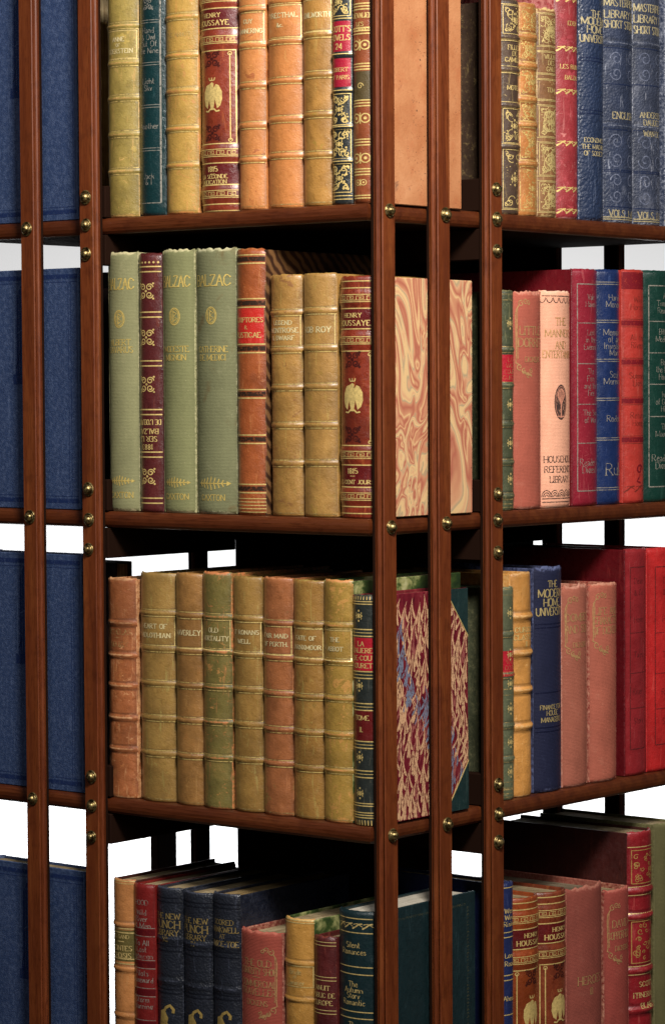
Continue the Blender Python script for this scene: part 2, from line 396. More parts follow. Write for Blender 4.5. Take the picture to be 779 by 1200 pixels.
    def twin(s, x, z, r, wd=1.):
        for sx in (-1, 1):
            s.ring(x+sx*r*.9, z, r*.8, r*.8, wd, 14); s.disc(x+sx*r*.9, z, r*.3)
        s.ribbon([(x, z-r), (x, z+r)], wd)
    def fleuron(s, x, z, r, wd=1.):
        s.blob([(x, z+r*.5), (x+r*.3, z), (x, z-r*.5), (x-r*.3, z)])
        for a in range(4):
            t = a*PI/2; s.disc(x+r*.72*math.cos(t)*.75, z+r*.85*math.sin(t), r*.17, r*.2, 8)
        for sx in (-1, 1):
            for sz in (-1, 1): s.ribbon([(x+sx*r*.2, z+sz*r*.2), (x+sx*r*.55, z+sz*r*.35), (x+sx*r*.5, z+sz*r*.62)], wd*.8)
    def panel(s, x0, x1, z0, z1, wd=1., seed=0, dense=1.):
        """panel of leafy corner sprays round a star"""
        rnd = random.Random(seed); s.rect(x0, x1, z0, z1, wd*.8); cx, cz = (x0+x1)/2, (z0+z1)/2
        s.fleuron(cx, cz, min(x1-x0, z1-z0)*.27, wd)
        for sx, ex in ((1, x0), (-1, x1)):
            for sz, ez in ((1, z0), (-1, z1)):
                for i in range(int(3*dense)+1):
                    r = (x1-x0)*(.1+.13*i/2); s.spiral(ex+sx*(r+1), ez+sz*(r*.9+1.2), r*.7, .8, rnd.random()*6, sx*sz, wd*.9)
                for i in range(int(5*dense)): s.disc(ex+sx*rnd.uniform(.06, .42)*(x1-x0), ez+sz*rnd.uniform(.06, .42)*(z1-z0), wd*rnd.uniform(.5, .95))
    def eagle(s, x, z, h):
        """crowned bird emblem with folded wings"""
        for sx in (-1, 1): s.blob([(x+sx*a*h, z+b*h) for a, b in ((.05,.20),(.12,.31),(.20,.27),(.28,.10),(.29,-.12),(.24,-.30),(.15,-.38),(.11,-.20),(.06,-.02))])
        s.blob([(x+h*a, z+h*b) for a, b in ((-.05,.24),(.05,.24),(.09,.02),(.08,-.2),(.04,-.42),(-.04,-.42),(-.08,-.2),(-.09,.02))])
        s.blob([(x-h*.05, z+h*.22), (x+h*.05, z+h*.22), (x+h*.06, z+h*.33), (x, z+h*.37), (x-h*.06, z+h*.33), (x-h*.14, z+h*.28)])
        s.ribbon([(x-h*.07, z+h*.42), (x+h*.07, z+h*.42)], h*.03)
        for a in (-.07, 0, .07): s.ribbon([(x+a*h, z+h*.42), (x+a*h*1.3, z+h*.50)], h*.03)
        for sx in (-1, 1): s.ribbon([(x+sx*h*.05, z-h*.38), (x+sx*h*.13, z-h*.46), (x+sx*h*.22, z-h*.44)], h*.045)
    def twist(s, x0, x1, z, h, wd=1.2):
        n = max(2, int((x1-x0)/(h*1.5))); p = (x1-x0)/n
        for i in range(n):
            a = x0+i*p; s.ribbon([(a, z-h*.45), (a+p*.35, z-h*.1), (a+p*.65, z+h*.35), (a+p, z+h*.45)], wd*1.5)
            s.ribbon([(a+p*.1, z+h*.3), (a+p*.5, z+h*.45), (a+p*1.05, z-h*.1)], wd*.7)
    def spray(s, x, z, w, wd=1.):
        s.ribbon([(x-w/2, z), (x+w/2, z)], wd); s.blob([(x+w/2, z+w*.07), (x+w*.64, z), (x+w/2, z-w*.07)])
        for i in range(-3, 4):
            a = x+i*w*.13; hh = w*.2*(1-abs(i)*.16)
            s.ribbon([(a-w*.04, z), (a, z+hh*.6), (a+w*.01, z+hh)], wd*1.3); s.ribbon([(a-w*.04, z), (a, z-hh*.6), (a+w*.01, z-hh)], wd*1.3)
    def vine(s, x0, x1, z0, z1, wd=1., side=-1):
        """art-nouveau corner frame"""
        e = x0 if side < 0 else x1; q = -side
        s.ribbon([(e+q*6, z1-3), (e+q*2, z1-9), (e+q*1, z1-16), (e+q*2, z0+14), (e+q*1, z0+8), (e+q*7, z0+5)], wd*1.2)
        s.ribbon([(e+q*3.5, z1-8), (e+q*2.8, z1-20), (e+q*4, z0+12)], wd*.8)
        for (cx, cz, r, d) in ((8, z1-2, 4, 1), (14, z1+1, 3.4, -1), (19, z1-1, 3, 1), (6, z0+3, 4, -1), (12, z0-2, 3.6, 1), (18, z0-6, 3.4, -1), (23, z0-2, 3, 1)):
            if cx+2 < x1-x0: s.spiral(e+q*cx, cz, r, 1.1, 1.2*d, d*q, wd)
        for i in range(5): 
            if 10+3*i < x1-x0: s.ribbon([(e+q*(9+3*i), z0-1-i), (e+q*(12+3*i), z0-5-i*.8)], wd*1.5)
    def monogram(s, x, z, r):
        s.ring(x, z, r*.8, r*1.05, 1.5); s.ring(x, z, r*.62, r*.86, .9)
        s.ribbon([(x-r*.15, z-r*.7), (x-r*.15, z+r*.7)], 1.7); s.ribbon([(x-r*.15, z+r*.6), (x+r*.35, z+r*.35), (x-r*.1, z), (x+r*.4, z-r*.3), (x-r*.15, z-r*.6)], 1.5)
        s.ribbon([(x-r*.45, z-r*.4), (x-r*.45, z+r*.4)], 1.2)
    def arches(s, x0, x1, z, r, wd=1.):
        n = max(1, round((x1-x0)/(1.3*r))); p = (x1-x0)/n
        for i in range(n):
            c = x0+(i+.5)*p
            for q in (1, .66, .33): s.ribbon([(c+r*.75*q*math.cos(PI*j/8), z+r*q*math.sin(PI*j/8)) for j in range(9)], wd)
    def curl(s, x, z, h):
        s.ribbon([(x-h*.22, z-h*.4), (x-h*.18, z-h*.05), (x-h*.02, z+h*.28), (x+h*.2, z+h*.4), (x+h*.36, z+h*.22), (x+h*.34, z+h*.05)], h*.13)
        s.blob([(x-h*.38, z-h*.42), (x-h*.34, z+h*.1), (x-h*.1, z+h*.22), (x+h*.02, z-h*.02), (x+h*.12, z-h*.2), (x+h*.05, z-h*.45)])
        for i in range(4): s.disc(x-h*.35+i*h*.13, z-h*.5, h*.07)
    def build(s, name, mat, parent):
        '''surface pattern: goes into the mesh of the part it decorates, with its own material'''
        if s.mb.f: join_into(parent, s.mb, mat)

def join_into(o, mb, mat):
    old = o.data; v = [tuple(p.co) for p in old.vertices]; f = [tuple(p.vertices) for p in old.polygons]
    mi = [p.material_index for p in old.polygons]; sm = [p.use_smooth for p in old.polygons]; a = [0.]*len(v)
    old.attributes['wear'].data.foreach_get('value', a); n = len(v); mats = list(old.materials)
    if mat not in mats: mats.append(mat)
    me = bpy.data.meshes.new(o.name); me.from_pydata(v+mb.v, [], f+[tuple(i+n for i in q) for q in mb.f])
    for m in mats: me.materials.append(m)
    me.polygons.foreach_set('material_index', mi+[mats.index(mat)]*len(mb.f)); me.polygons.foreach_set('use_smooth', sm+[False]*len(mb.f))
    me.attributes.new('wear', 'FLOAT', 'POINT').data.foreach_set('value', a+[0.]*len(mb.v)); me.update(); o.data = me; bpy.data.meshes.remove(old)

# ---------------------------------------------------------------- the book
def make_book(name, w, h, d, spine_mat, board_mat=None, amax=50, bands=(), bw=2.1, bh=.0014, ragged=.0006, board_t=.0024,
              page=None, loc=(0, 0, 0), rz=0., label='', group=None, recess=.0035, round_top=.0, seed=0, k=1/1400., tight=True, tilt=0., page_drop=.003, sunk=0., flute=None, edge_wear=.35):
    rnd = random.Random(seed*77+5)
    root = empty(name, loc, rz, label, 'book', group); root.rotation_euler = (0, tilt, rz)
    A = math.radians(amax); bulge = (w/2)*(1-math.cos(A))/math.sin(A)
    off3 = Vector((seed*3.1, seed*1.7, 0))
    def surf(x, z, off):
        u = max(-1.06, min(1.06, x/(w/2))); a = u*A
        px = (w/2)*math.sin(a)/math.sin(A); py = bulge*(1-math.cos(a))/(1-math.cos(A))
        e = 0.
        for b in bands:
            t = (z-b*k)/(bw*k)
            if abs(t) < 1.9: e += bh*math.exp(-(abs(t)**4.0))*(1-.35*u*u)
        if flute:
            for b, hw in flute:
                t = (z-b*k)/(hw*k)
                if abs(t) < 1.5: e += .0011*math.exp(-t**6)*(1-.4*u*u)
        wob = mnoise.noise(Vector((x*45, z*22, 0))+off3)*.00035
        o = off+e+wob-sunk*max(0, 1-u*u*1.6)
        # roll the caps in at head and tail
        for dist in (z, h-z):
            if dist < .004: o -= .0009*(1-dist/.004)**2
        return (px+math.sin(a)*o, recess+py-math.cos(a)*o, z)
    mb = MB(); nu = 22; zs = [0.]; zz = 0.
    step = .0016 if (bands or flute) else .0035
    nvv = max(24, int(h/step)); rows = []
    for j in range(nvv+1):
        z = h*j/nvv; row = []
        for i in range(nu+1):
            u = -1+2*i/nu; x = u*w/2; zr = z
            if j in (0, nvv):
                q = mnoise.noise(Vector((x*240, j*3.3+seed, 1)))+.6*mnoise.noise(Vector((x*700, j+seed, 2)))
                zr += (ragged*q if j else abs(ragged*q)*.6)
            p = surf(x, zr, 0.) if j not in (0, nvv) else (lambda p: (p[0], p[1], zr))(surf(x, z, 0.))
            we = 0.
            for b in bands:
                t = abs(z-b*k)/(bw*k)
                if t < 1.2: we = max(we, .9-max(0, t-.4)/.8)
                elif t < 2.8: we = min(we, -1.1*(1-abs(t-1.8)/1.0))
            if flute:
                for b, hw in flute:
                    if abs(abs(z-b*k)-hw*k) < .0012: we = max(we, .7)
            e = min(z, h-z); we = max(we, 1.05-e/(.0028+ragged*1.6)) if e < .009 else we; we = we-max(0, abs(u)-.72)/.28*.9*(1-edge_wear)  # values fall below zero towards the spine edges, which darkens them
            row.append(mb.vert(p, we))
        rows.append(row)
    for j in range(nvv):
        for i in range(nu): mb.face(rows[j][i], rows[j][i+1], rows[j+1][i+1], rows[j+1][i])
    # inner skin so the spine has thickness at head and tail
    th = .0014; inner = {}
    for j in (0, nvv):
        for i in range(nu+1):
            u = -1+2*i/nu; a = u*A; p = mb.v[rows[j][i]]
            inner[j, i] = mb.vert((p[0]-math.sin(a)*th, p[1]+math.cos(a)*th, p[2]), .9)
    for i in range(nu):
        mb.face(rows[0][i], inner[0, i], inner[0, i+1], rows[0][i+1]); mb.face(rows[nvv][i], rows[nvv][i+1], inner[nvv, i+1], inner[nvv, i])
        mb.face(inner[0, i], inner[nvv, i], inner[nvv, i+1], inner[0, i+1])
    for i in (0, nu): mb.face(rows[0][i], rows[nvv][i], inner[nvv, i], inner[0, i]) if False else None
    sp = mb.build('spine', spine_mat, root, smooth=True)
    jy = recess+bulge; bm_ = board_mat or spine_mat
    boards = []
    for sx in (-1, 1):
        b = MB(); x0, x1 = sorted((sx*w/2, sx*(w/2-board_t)))
        b.box((x0, jy-.0006, .0003), (x1, recess+d, h-.0004-rnd.random()*.0006), bev=.0006, wear=.0, edgewear=.75)
        boards.append(b.build('cover_board', bm_, root))
    pg = MB(); n = 10; pb = []
    x1 = w/2-board_t-.0001
    for z in (page_drop*.8, h-page_drop):
        fr = []
        for i in range(n+1):
            u = -1+2*i/n; a = u*A*.9
            fr.append(pg.vert((x1*math.sin(a)/math.sin(A*.9), recess+.0024+bulge*(1-math.cos(a))/(1-math.cos(A)), z)))
        bk = [pg.vert((x1*(-1+2*i/n), recess+d-.0035-.002*(1-(-1+2*i/n)**2), z)) for i in range(n+1)]
        pb.append((fr, bk))
    for q in (0, 1):
        fr, bk = pb[q]
        for i in range(n): pg.face(fr[i], fr[i+1], bk[i+1], bk[i])
    for i in range(n): pg.face(pb[0][0][i], pb[0][0][i+1], pb[1][0][i+1], pb[1][0][i]); pg.face(pb[0][1][i], pb[0][1][i+1], pb[1][1][i+1], pb[1][1][i])
    for i in (0, n): pg.face(pb[0][0][i], pb[0][1][i], pb[1][1][i], pb[1][0][i])
    pg.build('page_block', page or paper(), root)
    root['_'] = 0; del root['_']
    return root, sp, surf, dict(boards=boards, w=w, h=h, A=A, bulge=bulge, recess=recess, k=k, d=d)

def patch(sp, surf, x0, x1, z0, z1, k, mat, name='title_label', off=.00012):
    """thin leather label pasted on the spine"""
    mb = MB(); nx = 12; nz = max(2, int((z1-z0)*k/.002)); R = []
    for j in range(nz+1):
        z = z0+(z1-z0)*j/nz
        e = 1. if j in (0, nz) else 0.
        R.append([mb.vert(surf((x0+(x1-x0)*i/nx)*k, z*k, off), max(e, .5 if i in (0, nx) else 0)) for i in range(nx+1)])
    for j in range(nz):
        for i in range(nx): mb.face(R[j][i], R[j][i+1], R[j+1][i+1], R[j+1][i])
    return mb.build(name, mat, sp, smooth=True, fix=False)

CAM = ((1.43737, -1.77916, 0.10602), 2.246762, -0.045500, -0.004912); FOC = 3360.2; PPX = 444.03; PPY = 615.27

# ================================================================ dimensions (metres)
WX, WY = .455, .467                 # the square case
Z = {1: .2521, 2: 0., 3: -.2483, 4: -.5310}   # screw line of each shelf
ZT = {t: z+.0065 for t, z in Z.items()}       # shelf top
ZTOP, ZBOT = .515, -.80
SX = [-.2992, -.3712, -.4432]       # uprights on the left-hand face
SY = [.0119, .0839, .1559]          # uprights on the right-hand face
BX = [-.0120, -.0840, -.1560]       # back right-hand face
BY = [.4480, .3760, .3040]          # back left-hand face
HW = .0081; TH = .0125

# ================================================================ the revolving bookcase
case = empty('revolving_bookcase', (0, 0, ZBOT), 0, 'square mahogany revolving bookcase with slatted corners and brass screws, full of old books', 'bookcase')
def put(o, p=case): o.parent = p; o.location = Vector(o.location)-Vector((0, 0, ZBOT)) if p is case else o.location; return o

UNDER = NT('unpolished_dark_wood'); UNDER = UNDER.done(srgb(34, 20, 14), .95, spec=.02)  # near-black colour paints deep shade onto undersides, slat sides, rails and core
def shelf(z, t=.014, name='shelf', over=0.):
    mb = MB(); n = 7; loops = []
    x0, x1, y0, y1 = -WX-over, over, -over, WY+over
    prof = [(-.0006, z+.0065)] + [(-.0042+.0042*math.sin(a), z+.0065-t/2+t/2*math.cos(a)*1.0) for a in [PI*i/n for i in range(1, n)]] + [(-.0006, z+.0065-t)]
    prof[0] = (-.0042, z+.0065); prof[-1] = (-.0042, z+.0065-t)
    for q, zz in prof:
        loops.append([mb.vert((x0-q, y0-q, zz)), mb.vert((x1+q, y0-q, zz)), mb.vert((x1+q, y1+q, zz)), mb.vert((x0-q, y1+q, zz))])
    for a, b in zip(loops, loops[1:]):
        for i in range(4): mb.face(a[i], a[(i+1) % 4], b[(i+1) % 4], b[i])
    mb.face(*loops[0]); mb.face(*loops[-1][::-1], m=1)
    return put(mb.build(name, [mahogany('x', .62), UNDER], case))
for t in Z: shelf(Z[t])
shelf(ZTOP, .022, 'top_board', .028); shelf(ZBOT+.02, .03, 'base_board', .01)

def half_profile():
    P = [(HW-.0006, -TH), (HW, -TH+.0006), (HW, -TH+.0013), (HW-.0034, -TH+.0016), (HW-.0034, -TH+.0034)]
    for i in range(8):
        a = -PI/2+PI*i/7; P.append((HW-.0030+.0036*math.cos(a), -TH+.0062+.0027*math.sin(a)))
    return P+[(HW-.0006, -TH+.0094), (HW-.0006, -.0003)]
def slat(pos, rz, name='upright', screws=(), bow=0.):
    """moulded vertical lath screwed to the shelf edges; local -Y faces outward"""
    H = half_profile(); loop = [(-x, y) for x, y in reversed(H)] + H
    mb = MB(); rings = []; zs = [ZBOT+.036, -.6, -.4, -.2, 0, .2, .4, ZTOP-.0160]
    for z in zs: rings.append([mb.vert((x+bow*math.sin(z*5), y, z), .0) for x, y in loop])
    n = len(loop)
    for a, b in zip(rings, rings[1:]):
        for i in range(n): mb.face(a[i], a[(i+1) % n], b[(i+1) % n], b[i], m=1 if i in (0, n-2, n-1) else 0)  # inner side strips carry the slat's shadow as dark colour
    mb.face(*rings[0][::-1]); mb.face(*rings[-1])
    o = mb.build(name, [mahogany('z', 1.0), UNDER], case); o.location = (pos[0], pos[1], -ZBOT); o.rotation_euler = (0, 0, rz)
    for i, (sx_, sz_) in enumerate(screws):
        s = MB(); prof = [(.0061, -.0001), (.0061, .0007), (.0055, .0014), (.0049, .0008), (.0044, .0003), (.0042, .0016), (.0036, .0034), (.0024, .0046), (.0010, .0052), (0, .0053)]
        m = 22; R = []
        for r, hgt in prof[:-1]: R.append([s.vert((r*math.cos(2*PI*j/m), -TH-hgt, r*math.sin(2*PI*j/m))) for j in range(m)])
        tip = s.vert((0, -TH-prof[-1][1], 0))
        for a, b in zip(R, R[1:]):
            for j in range(m): s.face(a[j], a[(j+1) % m], b[(j+1) % m], b[j])
        for j in range(m): s.face(R[-1][j], R[-1][(j+1) % m], tip)
        q = s.build('screw', brass(), o, smooth=True); q.location = (sx_, 0, sz_)
        q.rotation_euler = (random.uniform(-.03, .03), 0, random.uniform(-.03, .03)); sc_ = random.uniform(.94, 1.05); q.scale = (sc_, 1, sc_)
    return o
def sc3(z, up=.0262, dn=.0262): return [(0, z), (random.uniform(-.0006, .0006), z+up), (random.uniform(-.0006, .0006), z-dn)]
trip = lambda ups: [q for t, u, d in ups for q in sc3(Z[t], u, d)]
sing = lambda dx=0.: [(dx+random.uniform(-.0005, .0005), Z[t]) for t in Z]
slat((SX[0], 0), 0, screws=trip([(1, .0236, .0248), (2, .0262, .0262), (3, .0254, .0270), (4, .026, .026)]))
slat((SX[1], 0), 0, screws=sing()); slat((SX[2], 0), 0, screws=sing())
slat((0, SY[0]), PI/2, screws=sing(.001)); slat((0, SY[1]), PI/2, screws=sing(.0015))
slat((0, SY[2]), PI/2, screws=trip([(1, .0248, .0268), (2, .0222, .0272), (3, .0252, .0232), (4, .026, .026)]))
for x in BX: slat((x, WY), PI, screws=sing())
for y in BY: slat((-WX, y), -PI/2, screws=sing())
# short partition rails running in from the triple-screwed uprights to the core, above and below every shelf
for t in Z:
    for q, (lo, hi) in enumerate(((Z[t]+.0068, Z[t]+.034), (Z[t]-.034, Z[t]-.0078))):
        for (x0, x1, y0, y1) in ((SX[0]+.001, SX[0]+.010, .0006, .1662), (-.1637, -.0006, SY[2]-.006, SY[2]+.004), (BX[2]-.006, BX[2]+.004, .2938, WY-.0006), (-WX+.0006, -.2913, BY[2]-.005, BY[2]+.005)):
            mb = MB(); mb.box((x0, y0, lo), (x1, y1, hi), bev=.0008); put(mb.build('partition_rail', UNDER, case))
# hollow square core between the shelves, and a short divider seen against the light in the lowest bay
c = (-.2275, .2300); a = .0635
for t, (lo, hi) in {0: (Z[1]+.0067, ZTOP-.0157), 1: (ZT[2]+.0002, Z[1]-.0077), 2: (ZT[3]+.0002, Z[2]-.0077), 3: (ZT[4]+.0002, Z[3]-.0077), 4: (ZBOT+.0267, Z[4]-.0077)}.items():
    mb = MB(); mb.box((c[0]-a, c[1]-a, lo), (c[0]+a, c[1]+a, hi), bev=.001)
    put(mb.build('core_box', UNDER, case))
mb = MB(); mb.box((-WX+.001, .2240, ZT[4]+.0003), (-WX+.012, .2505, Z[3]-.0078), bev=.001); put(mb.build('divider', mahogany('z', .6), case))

# ================================================================ books
GOLD = gilt(1.0); GOLDB = gilt(1.0, (240, 208, 130), .12); GOLDW = gilt(.9, (214, 184, 120), .62); SILVER = gilt(.72, (186, 178, 164), .4)
class D:
    """drawing set of one spine: tooling, lettering and inks, each a mesh of its own"""
    def __init__(s, sp, surf, info):
        s.sp, s.surf, s.i = sp, surf, info; s.k = info['k']; s.hw = info['w']/2/s.k; s.H = info['h']/s.k; s.layers = {}
    def L(s, name='gilt_tooling', mat=None):
        key = (name, mat.name if mat else '')
        if key not in s.layers: s.layers[key] = (Tool(s.surf, s.k, .0002 if 'letter' not in name else .00028), mat or GOLD, name)
        return s.layers[key][0]
    def line(s, *zs, w=1.2, e=.97, mat=None):
        for z in zs: s.L(mat=mat).ribbon([(-s.hw*e, z), (s.hw*e, z)], w)
    def text(s, txt, z, h, x=0, mw=.86, bold=1., mat=None, serif=True, flip=False, gap=1.6):
        s.L('lettering', mat).text(txt, x*s.hw, z, h, 2*s.hw*mw, bold, serif, flip, gap)
    def label(s, z0, z1, mat, e=.9): return patch(s.sp, s.surf, -s.hw*e, s.hw*e, z0, z1, s.k, mat)
    def finish(s):
        for T, m, n in s.layers.values(): T.build(n, m, s.sp)

idx = [0]
def B(side, tier, x0, x1, h, spine, label, board=None, draw=None, d=.135, S=1400., lead=0., name='leather_book', yaw=None, **kw):
    idx[0] += 1; i = idx[0]; k = 1./S; rnd = random.Random(i)
    x0, x1, h = x0/1000., x1/1000., h/1000.; w = (x1-x0)-.0006; m = (x0+x1)/2
    z = ZT[tier]+.0001; lead = lead or rnd.uniform(-.0006, .0012)
    if side == 'L': loc = (m, lead, z); rz = 0.
    elif side == 'R': loc = (-lead, m, z); rz = PI/2
    elif side == 'BL': loc = (-WX+lead, m, z); rz = -PI/2
    else: loc = (m, WY-lead, z); rz = PI
    kw.setdefault('recess', .0035); kw.setdefault('tilt', math.radians(rnd.uniform(-.22, .22)) if side in 'LR' and w > .022 else 0.)
    root, sp, surf, info = make_book(name, w, h, d, spine, board, loc=loc, rz=rz, label=label, group='books standing in the revolving bookcase', seed=i, k=k, **kw)
    dr = D(sp, surf, info)
    if draw: draw(dr)
    dr.finish()
    return root, info

def band_lines(dr, bands, dz=5, w=.8, mat=None):
    for b in bands: dr.line(b+dz, b-dz, w=w, mat=mat)

def scott(bands, title, fr, tz, lines=True, faded=False, hts=None):
    """plain calf novel: raised bands, one gilt-framed title panel"""
    def f(dr):
        m = GOLDW if faded else None
        z0, z1 = fr; g = dr.L(mat=m); h = dr.hw
        if lines: g.rect(-h*.9, h*.9, z0, z1, 1.1)
        band_lines(dr, bands, 3.9, 1.0, gilt(1., (226, 196, 120), .42))
        for (s, zz, hh) in tz: dr.text(s, zz, hh*.92, mw=.78, mat=m or gilt(1., (244, 224, 168), .16), bold=1.45, x=.04, gap=2.1)
        dr.line(4, mat=GOLDW)
    return f

# -- tier one, left-hand bay ------------------------------------------------
def d1(dr):
    scott((228, 184, 142, 99, 55), None, (189, 222), [('ANNE', 212, 5.5), ('OF', 205, 4), ('GEIERSTEIN', 198, 5.5)])(dr)
B('L', 1, -294.6, -257.6, 200, leather((142, 122, 62), (204, 160, 96), .5, mottle=.7, patch=(176, 150, 76), patch_amt=.3, coat=.25), 'mottled olive green leather book with pale bands, lettered Anne of Geierstein', draw=d1, bands=(228, 184, 142, 99, 55), amax=46, ragged=.0018)
def d2(dr):
    g = dr.L(mat=SILVER); h = dr.hw
    g.ribbon([(h*.72, 15), (h*.72, 285)], 2.0); 
    for z in (231, 181, 131, 80): dr.line(z, z-3, w=.7, e=.72, mat=SILVER)
    dr.line(15, e=.72, w=1, mat=SILVER)
    for s, z in (('Hand', 219), ('& Owl', 211), ('Out Of', 203), ('the Nine', 195), ('Light', 159), ('Sky', 151), ('Another', 106), ('Jack', 47), ('& I', 40)): dr.text(s, z, 6.5, serif=False, mat=SILVER, mw=.62, bold=.75)
    g.knot(0, 250, 7)
B('L', 1, -257.3, -226.4, 207, leather((15, 42, 44), (40, 74, 78), .12, .22, mottle=.3, coat=.5), 'smooth dark teal book with silver edge line, right of Anne of Geierstein', draw=d2, amax=44, name='leather_book')
B('L', 1, -226.4, -189.4, 199, leather((168, 132, 64), (208, 138, 80), .55, patch=(190, 136, 74), patch_amt=.2, coat=.25), 'mustard leather book with rubbed orange bands, left of the book lettered La Seconde Abdication', draw=lambda dr: scott((231, 186, 144, 100, 57), None, (191, 223), [('THE ABBOT', 210, 5)], lines=False, faded=True)(dr), bands=(231, 186, 144, 100, 57), amax=46, ragged=.0015)

CALF_R = leather((116, 44, 26), (176, 96, 52), .25, .3, mottle=.8, coat=.5)
CALF_O = leather((132, 58, 26), (186, 112, 58), .3, .3, mottle=.85, coat=.45)
LBL_R = leather((84, 20, 20), (130, 50, 40), .2, .32, mottle=.3)
BLIND = ink((58, 22, 22), .7)
def houssaye(year, sub):
    def f(dr):
        h = dr.hw; H = dr.H; T = lambda y: H-y      # y down from the head
        g = dr.L(mat=GOLDB)
        for a, b in ((38, 62), (222, 248)): dr.label(T(b), T(a), LBL_R)
        dr.line(T(6), T(14), T(38), T(62), T(222), T(248), T(271), T(279), w=1.3, mat=GOLDB)
        for y in (26, 75.5, 210, 259): g.key(-h*.9, h*.9, T(y), 8.5, .9)
        dr.text('HENRY', T(46), 5, mat=GOLDB, bold=1.3, mw=.6, gap=2.6); dr.text('HOUSSAYE', T(55), 6, mat=GOLDB, bold=1.3, mw=.84, gap=2.2)
        g.rect(-h*.86, h*.86, T(199), T(88), 1.3); 
        for sx in (-1, 1): g.ribbon([(sx*h*.66, T(195)), (sx*h*.66, T(92))], 1.2); g.ring(sx*h*.66, T(92), 2, 2, .9, 8); g.ring(sx*h*.66, T(195), 2, 2, .9, 8)
        g.eagle(0, T(141), 42)
        b = dr.L('blind_stamp', BLIND); b.knot(0, T(98), 9, 1.8); b.knot(0, T(186), 9, 1.8)
        dr.text(year, T(229), 6, mat=GOLDB, bold=1.3, mw=.5); g.ribbon([(-3, T(235)), (3, T(235))], .8)
        for s, yy in sub: dr.text(s, T(yy), 4.6, mat=GOLDB, bold=1.35, mw=.86)
    return f
HB = lambda H: [H-26, H-75.5, H-210, H-259]
def HS(S, h): return dict(flute=[(q, 9) for q in HB(h*S/1000)], amax=56)
B('L', 1, -189.0, -145.6, 194.5, CALF_R, 'glossy red brown calf book with gilt eagle, dated 1815 and lettered La Seconde Abdication', draw=houssaye('1815', [('LA SECONDE', 238), ('ABDICATION', 244.5)]), S=1440., **HS(1440., 194.5))
TAN = leather((176, 112, 60), (198, 138, 78), .35, mottle=.4, patch=(160, 92, 50), patch_amt=.2, coat=.35)
TAN2 = leather((172, 108, 56), (190, 140, 78), .32, mottle=.45, coat=.35)
B('L', 1, -144.2, -114.6, 196, TAN, 'orange tan calf book lettered Guy Mannering on the top shelf', draw=scott((230, 189, 143, 97, 60)[:4]+(58,), None, (192, 228), [('GUY', 216, 5), ('MANNERING', 205, 5.5)]), bands=(230, 189, 143, 97, 60)[:4]+(58,), amax=50)
B('L', 1, -114.4, -75.9, 197, TAN2, 'wide orange tan calf book with a gilt frame, right of the one lettered Guy Mannering', draw=scott((236, 190, 145, 101, 60), None, (192, 230), [('DYRECTHAL,', 219, 6), ('&c.', 208, 5)]), bands=(236, 190, 145, 101, 60), amax=50)
OLT = leather((154, 110, 52), (176, 144, 78), .3, mottle=.65, patch=(164, 128, 56), patch_amt=.15, coat=.4)
B('L', 1, -74.3, -41.9, 196, OLT, 'olive tan calf book lettered Kenilworth, beside the narrow black and gilt book', draw=scott((238, 193, 148, 103, 58), None, (196, 232), [('KENILWORTH', 215, 6)]), bands=(238, 193, 148, 103, 58), amax=50)
RED_L = leather((146, 24, 44), (190, 70, 70), .2, .35, mottle=.3)
BLK = leather((34, 36, 36), (92, 88, 70), .35, .3, mottle=.3, coat=.4)
def d8(dr):
    h = dr.hw; e = .92
    dr.label(177, 212, RED_L); dr.label(136, 169, RED_L)
    dr.text("SCOTT'S", 203, 6.5, mat=GOLDB, bold=1.1, mw=.9); dr.text('NOVELS', 193, 6.5, mat=GOLDB, bold=1.1, mw=.86); dr.text('24', 183, 6.5, mat=GOLDB, bold=1.2)
    dr.text('ROBERT', 156, 4.5, mat=GOLDB, mw=.8); dr.text('OF PARIS', 147, 4.5, mat=GOLDB, mw=.8)
    for i, (a, b) in enumerate(((218, 250), (92, 128), (53, 87), (14, 47))): dr.L(mat=GOLDB).panel(-h*.88, h*.88, a, b, 1.2, i, 1.3)
    dr.line(174, 215, 132, 90, 50, 10, 6, w=1, mat=GOLDB)
B('L', 1, -41.7, -20.8, 193, BLK, "narrow black and gilt book with two crimson labels, lettered Scott's Novels 24", draw=d8, bands=(173, 132, 90, 50), bw=2.2, amax=50, S=1450.)
def d9(dr):
    h = dr.hw; g = dr.L(mat=GOLDB)
    for z in (223, 195, 154, 112, 67, 33): dr.line(z, z+3.4, z+6.6, w=1.5, mat=GOLDB)
    for z in (180, 96, 50): g.twin(0, z+2, h*.42, 1.4)
    dr.label(118, 152, leather((70, 58, 34), None, .2)); g.spiral(0, 135, 4, 1.2, 0, 1, 1)
    dr.text('CHEVALIER', 216, 5.5, mat=GOLDB, bold=1.2); dr.text('LES', 206, 4.5, mat=GOLDB, bold=1.2); dr.text('OEUVRES', 200, 4.5, mat=GOLDB, bold=1.2); dr.line(6, 9, w=1.4, mat=GOLDB); g.twin(0, 24, 4)
B('L', 1, -20.5, 1.2, 196, leather((122, 62, 34), (170, 120, 74), .3, .33, mottle=.5, coat=.4), 'narrow russet book with rows of gilt lines and a speckled tan calf cover', board=calf_board(), draw=d9, amax=50, d=.1195, S=1450.)

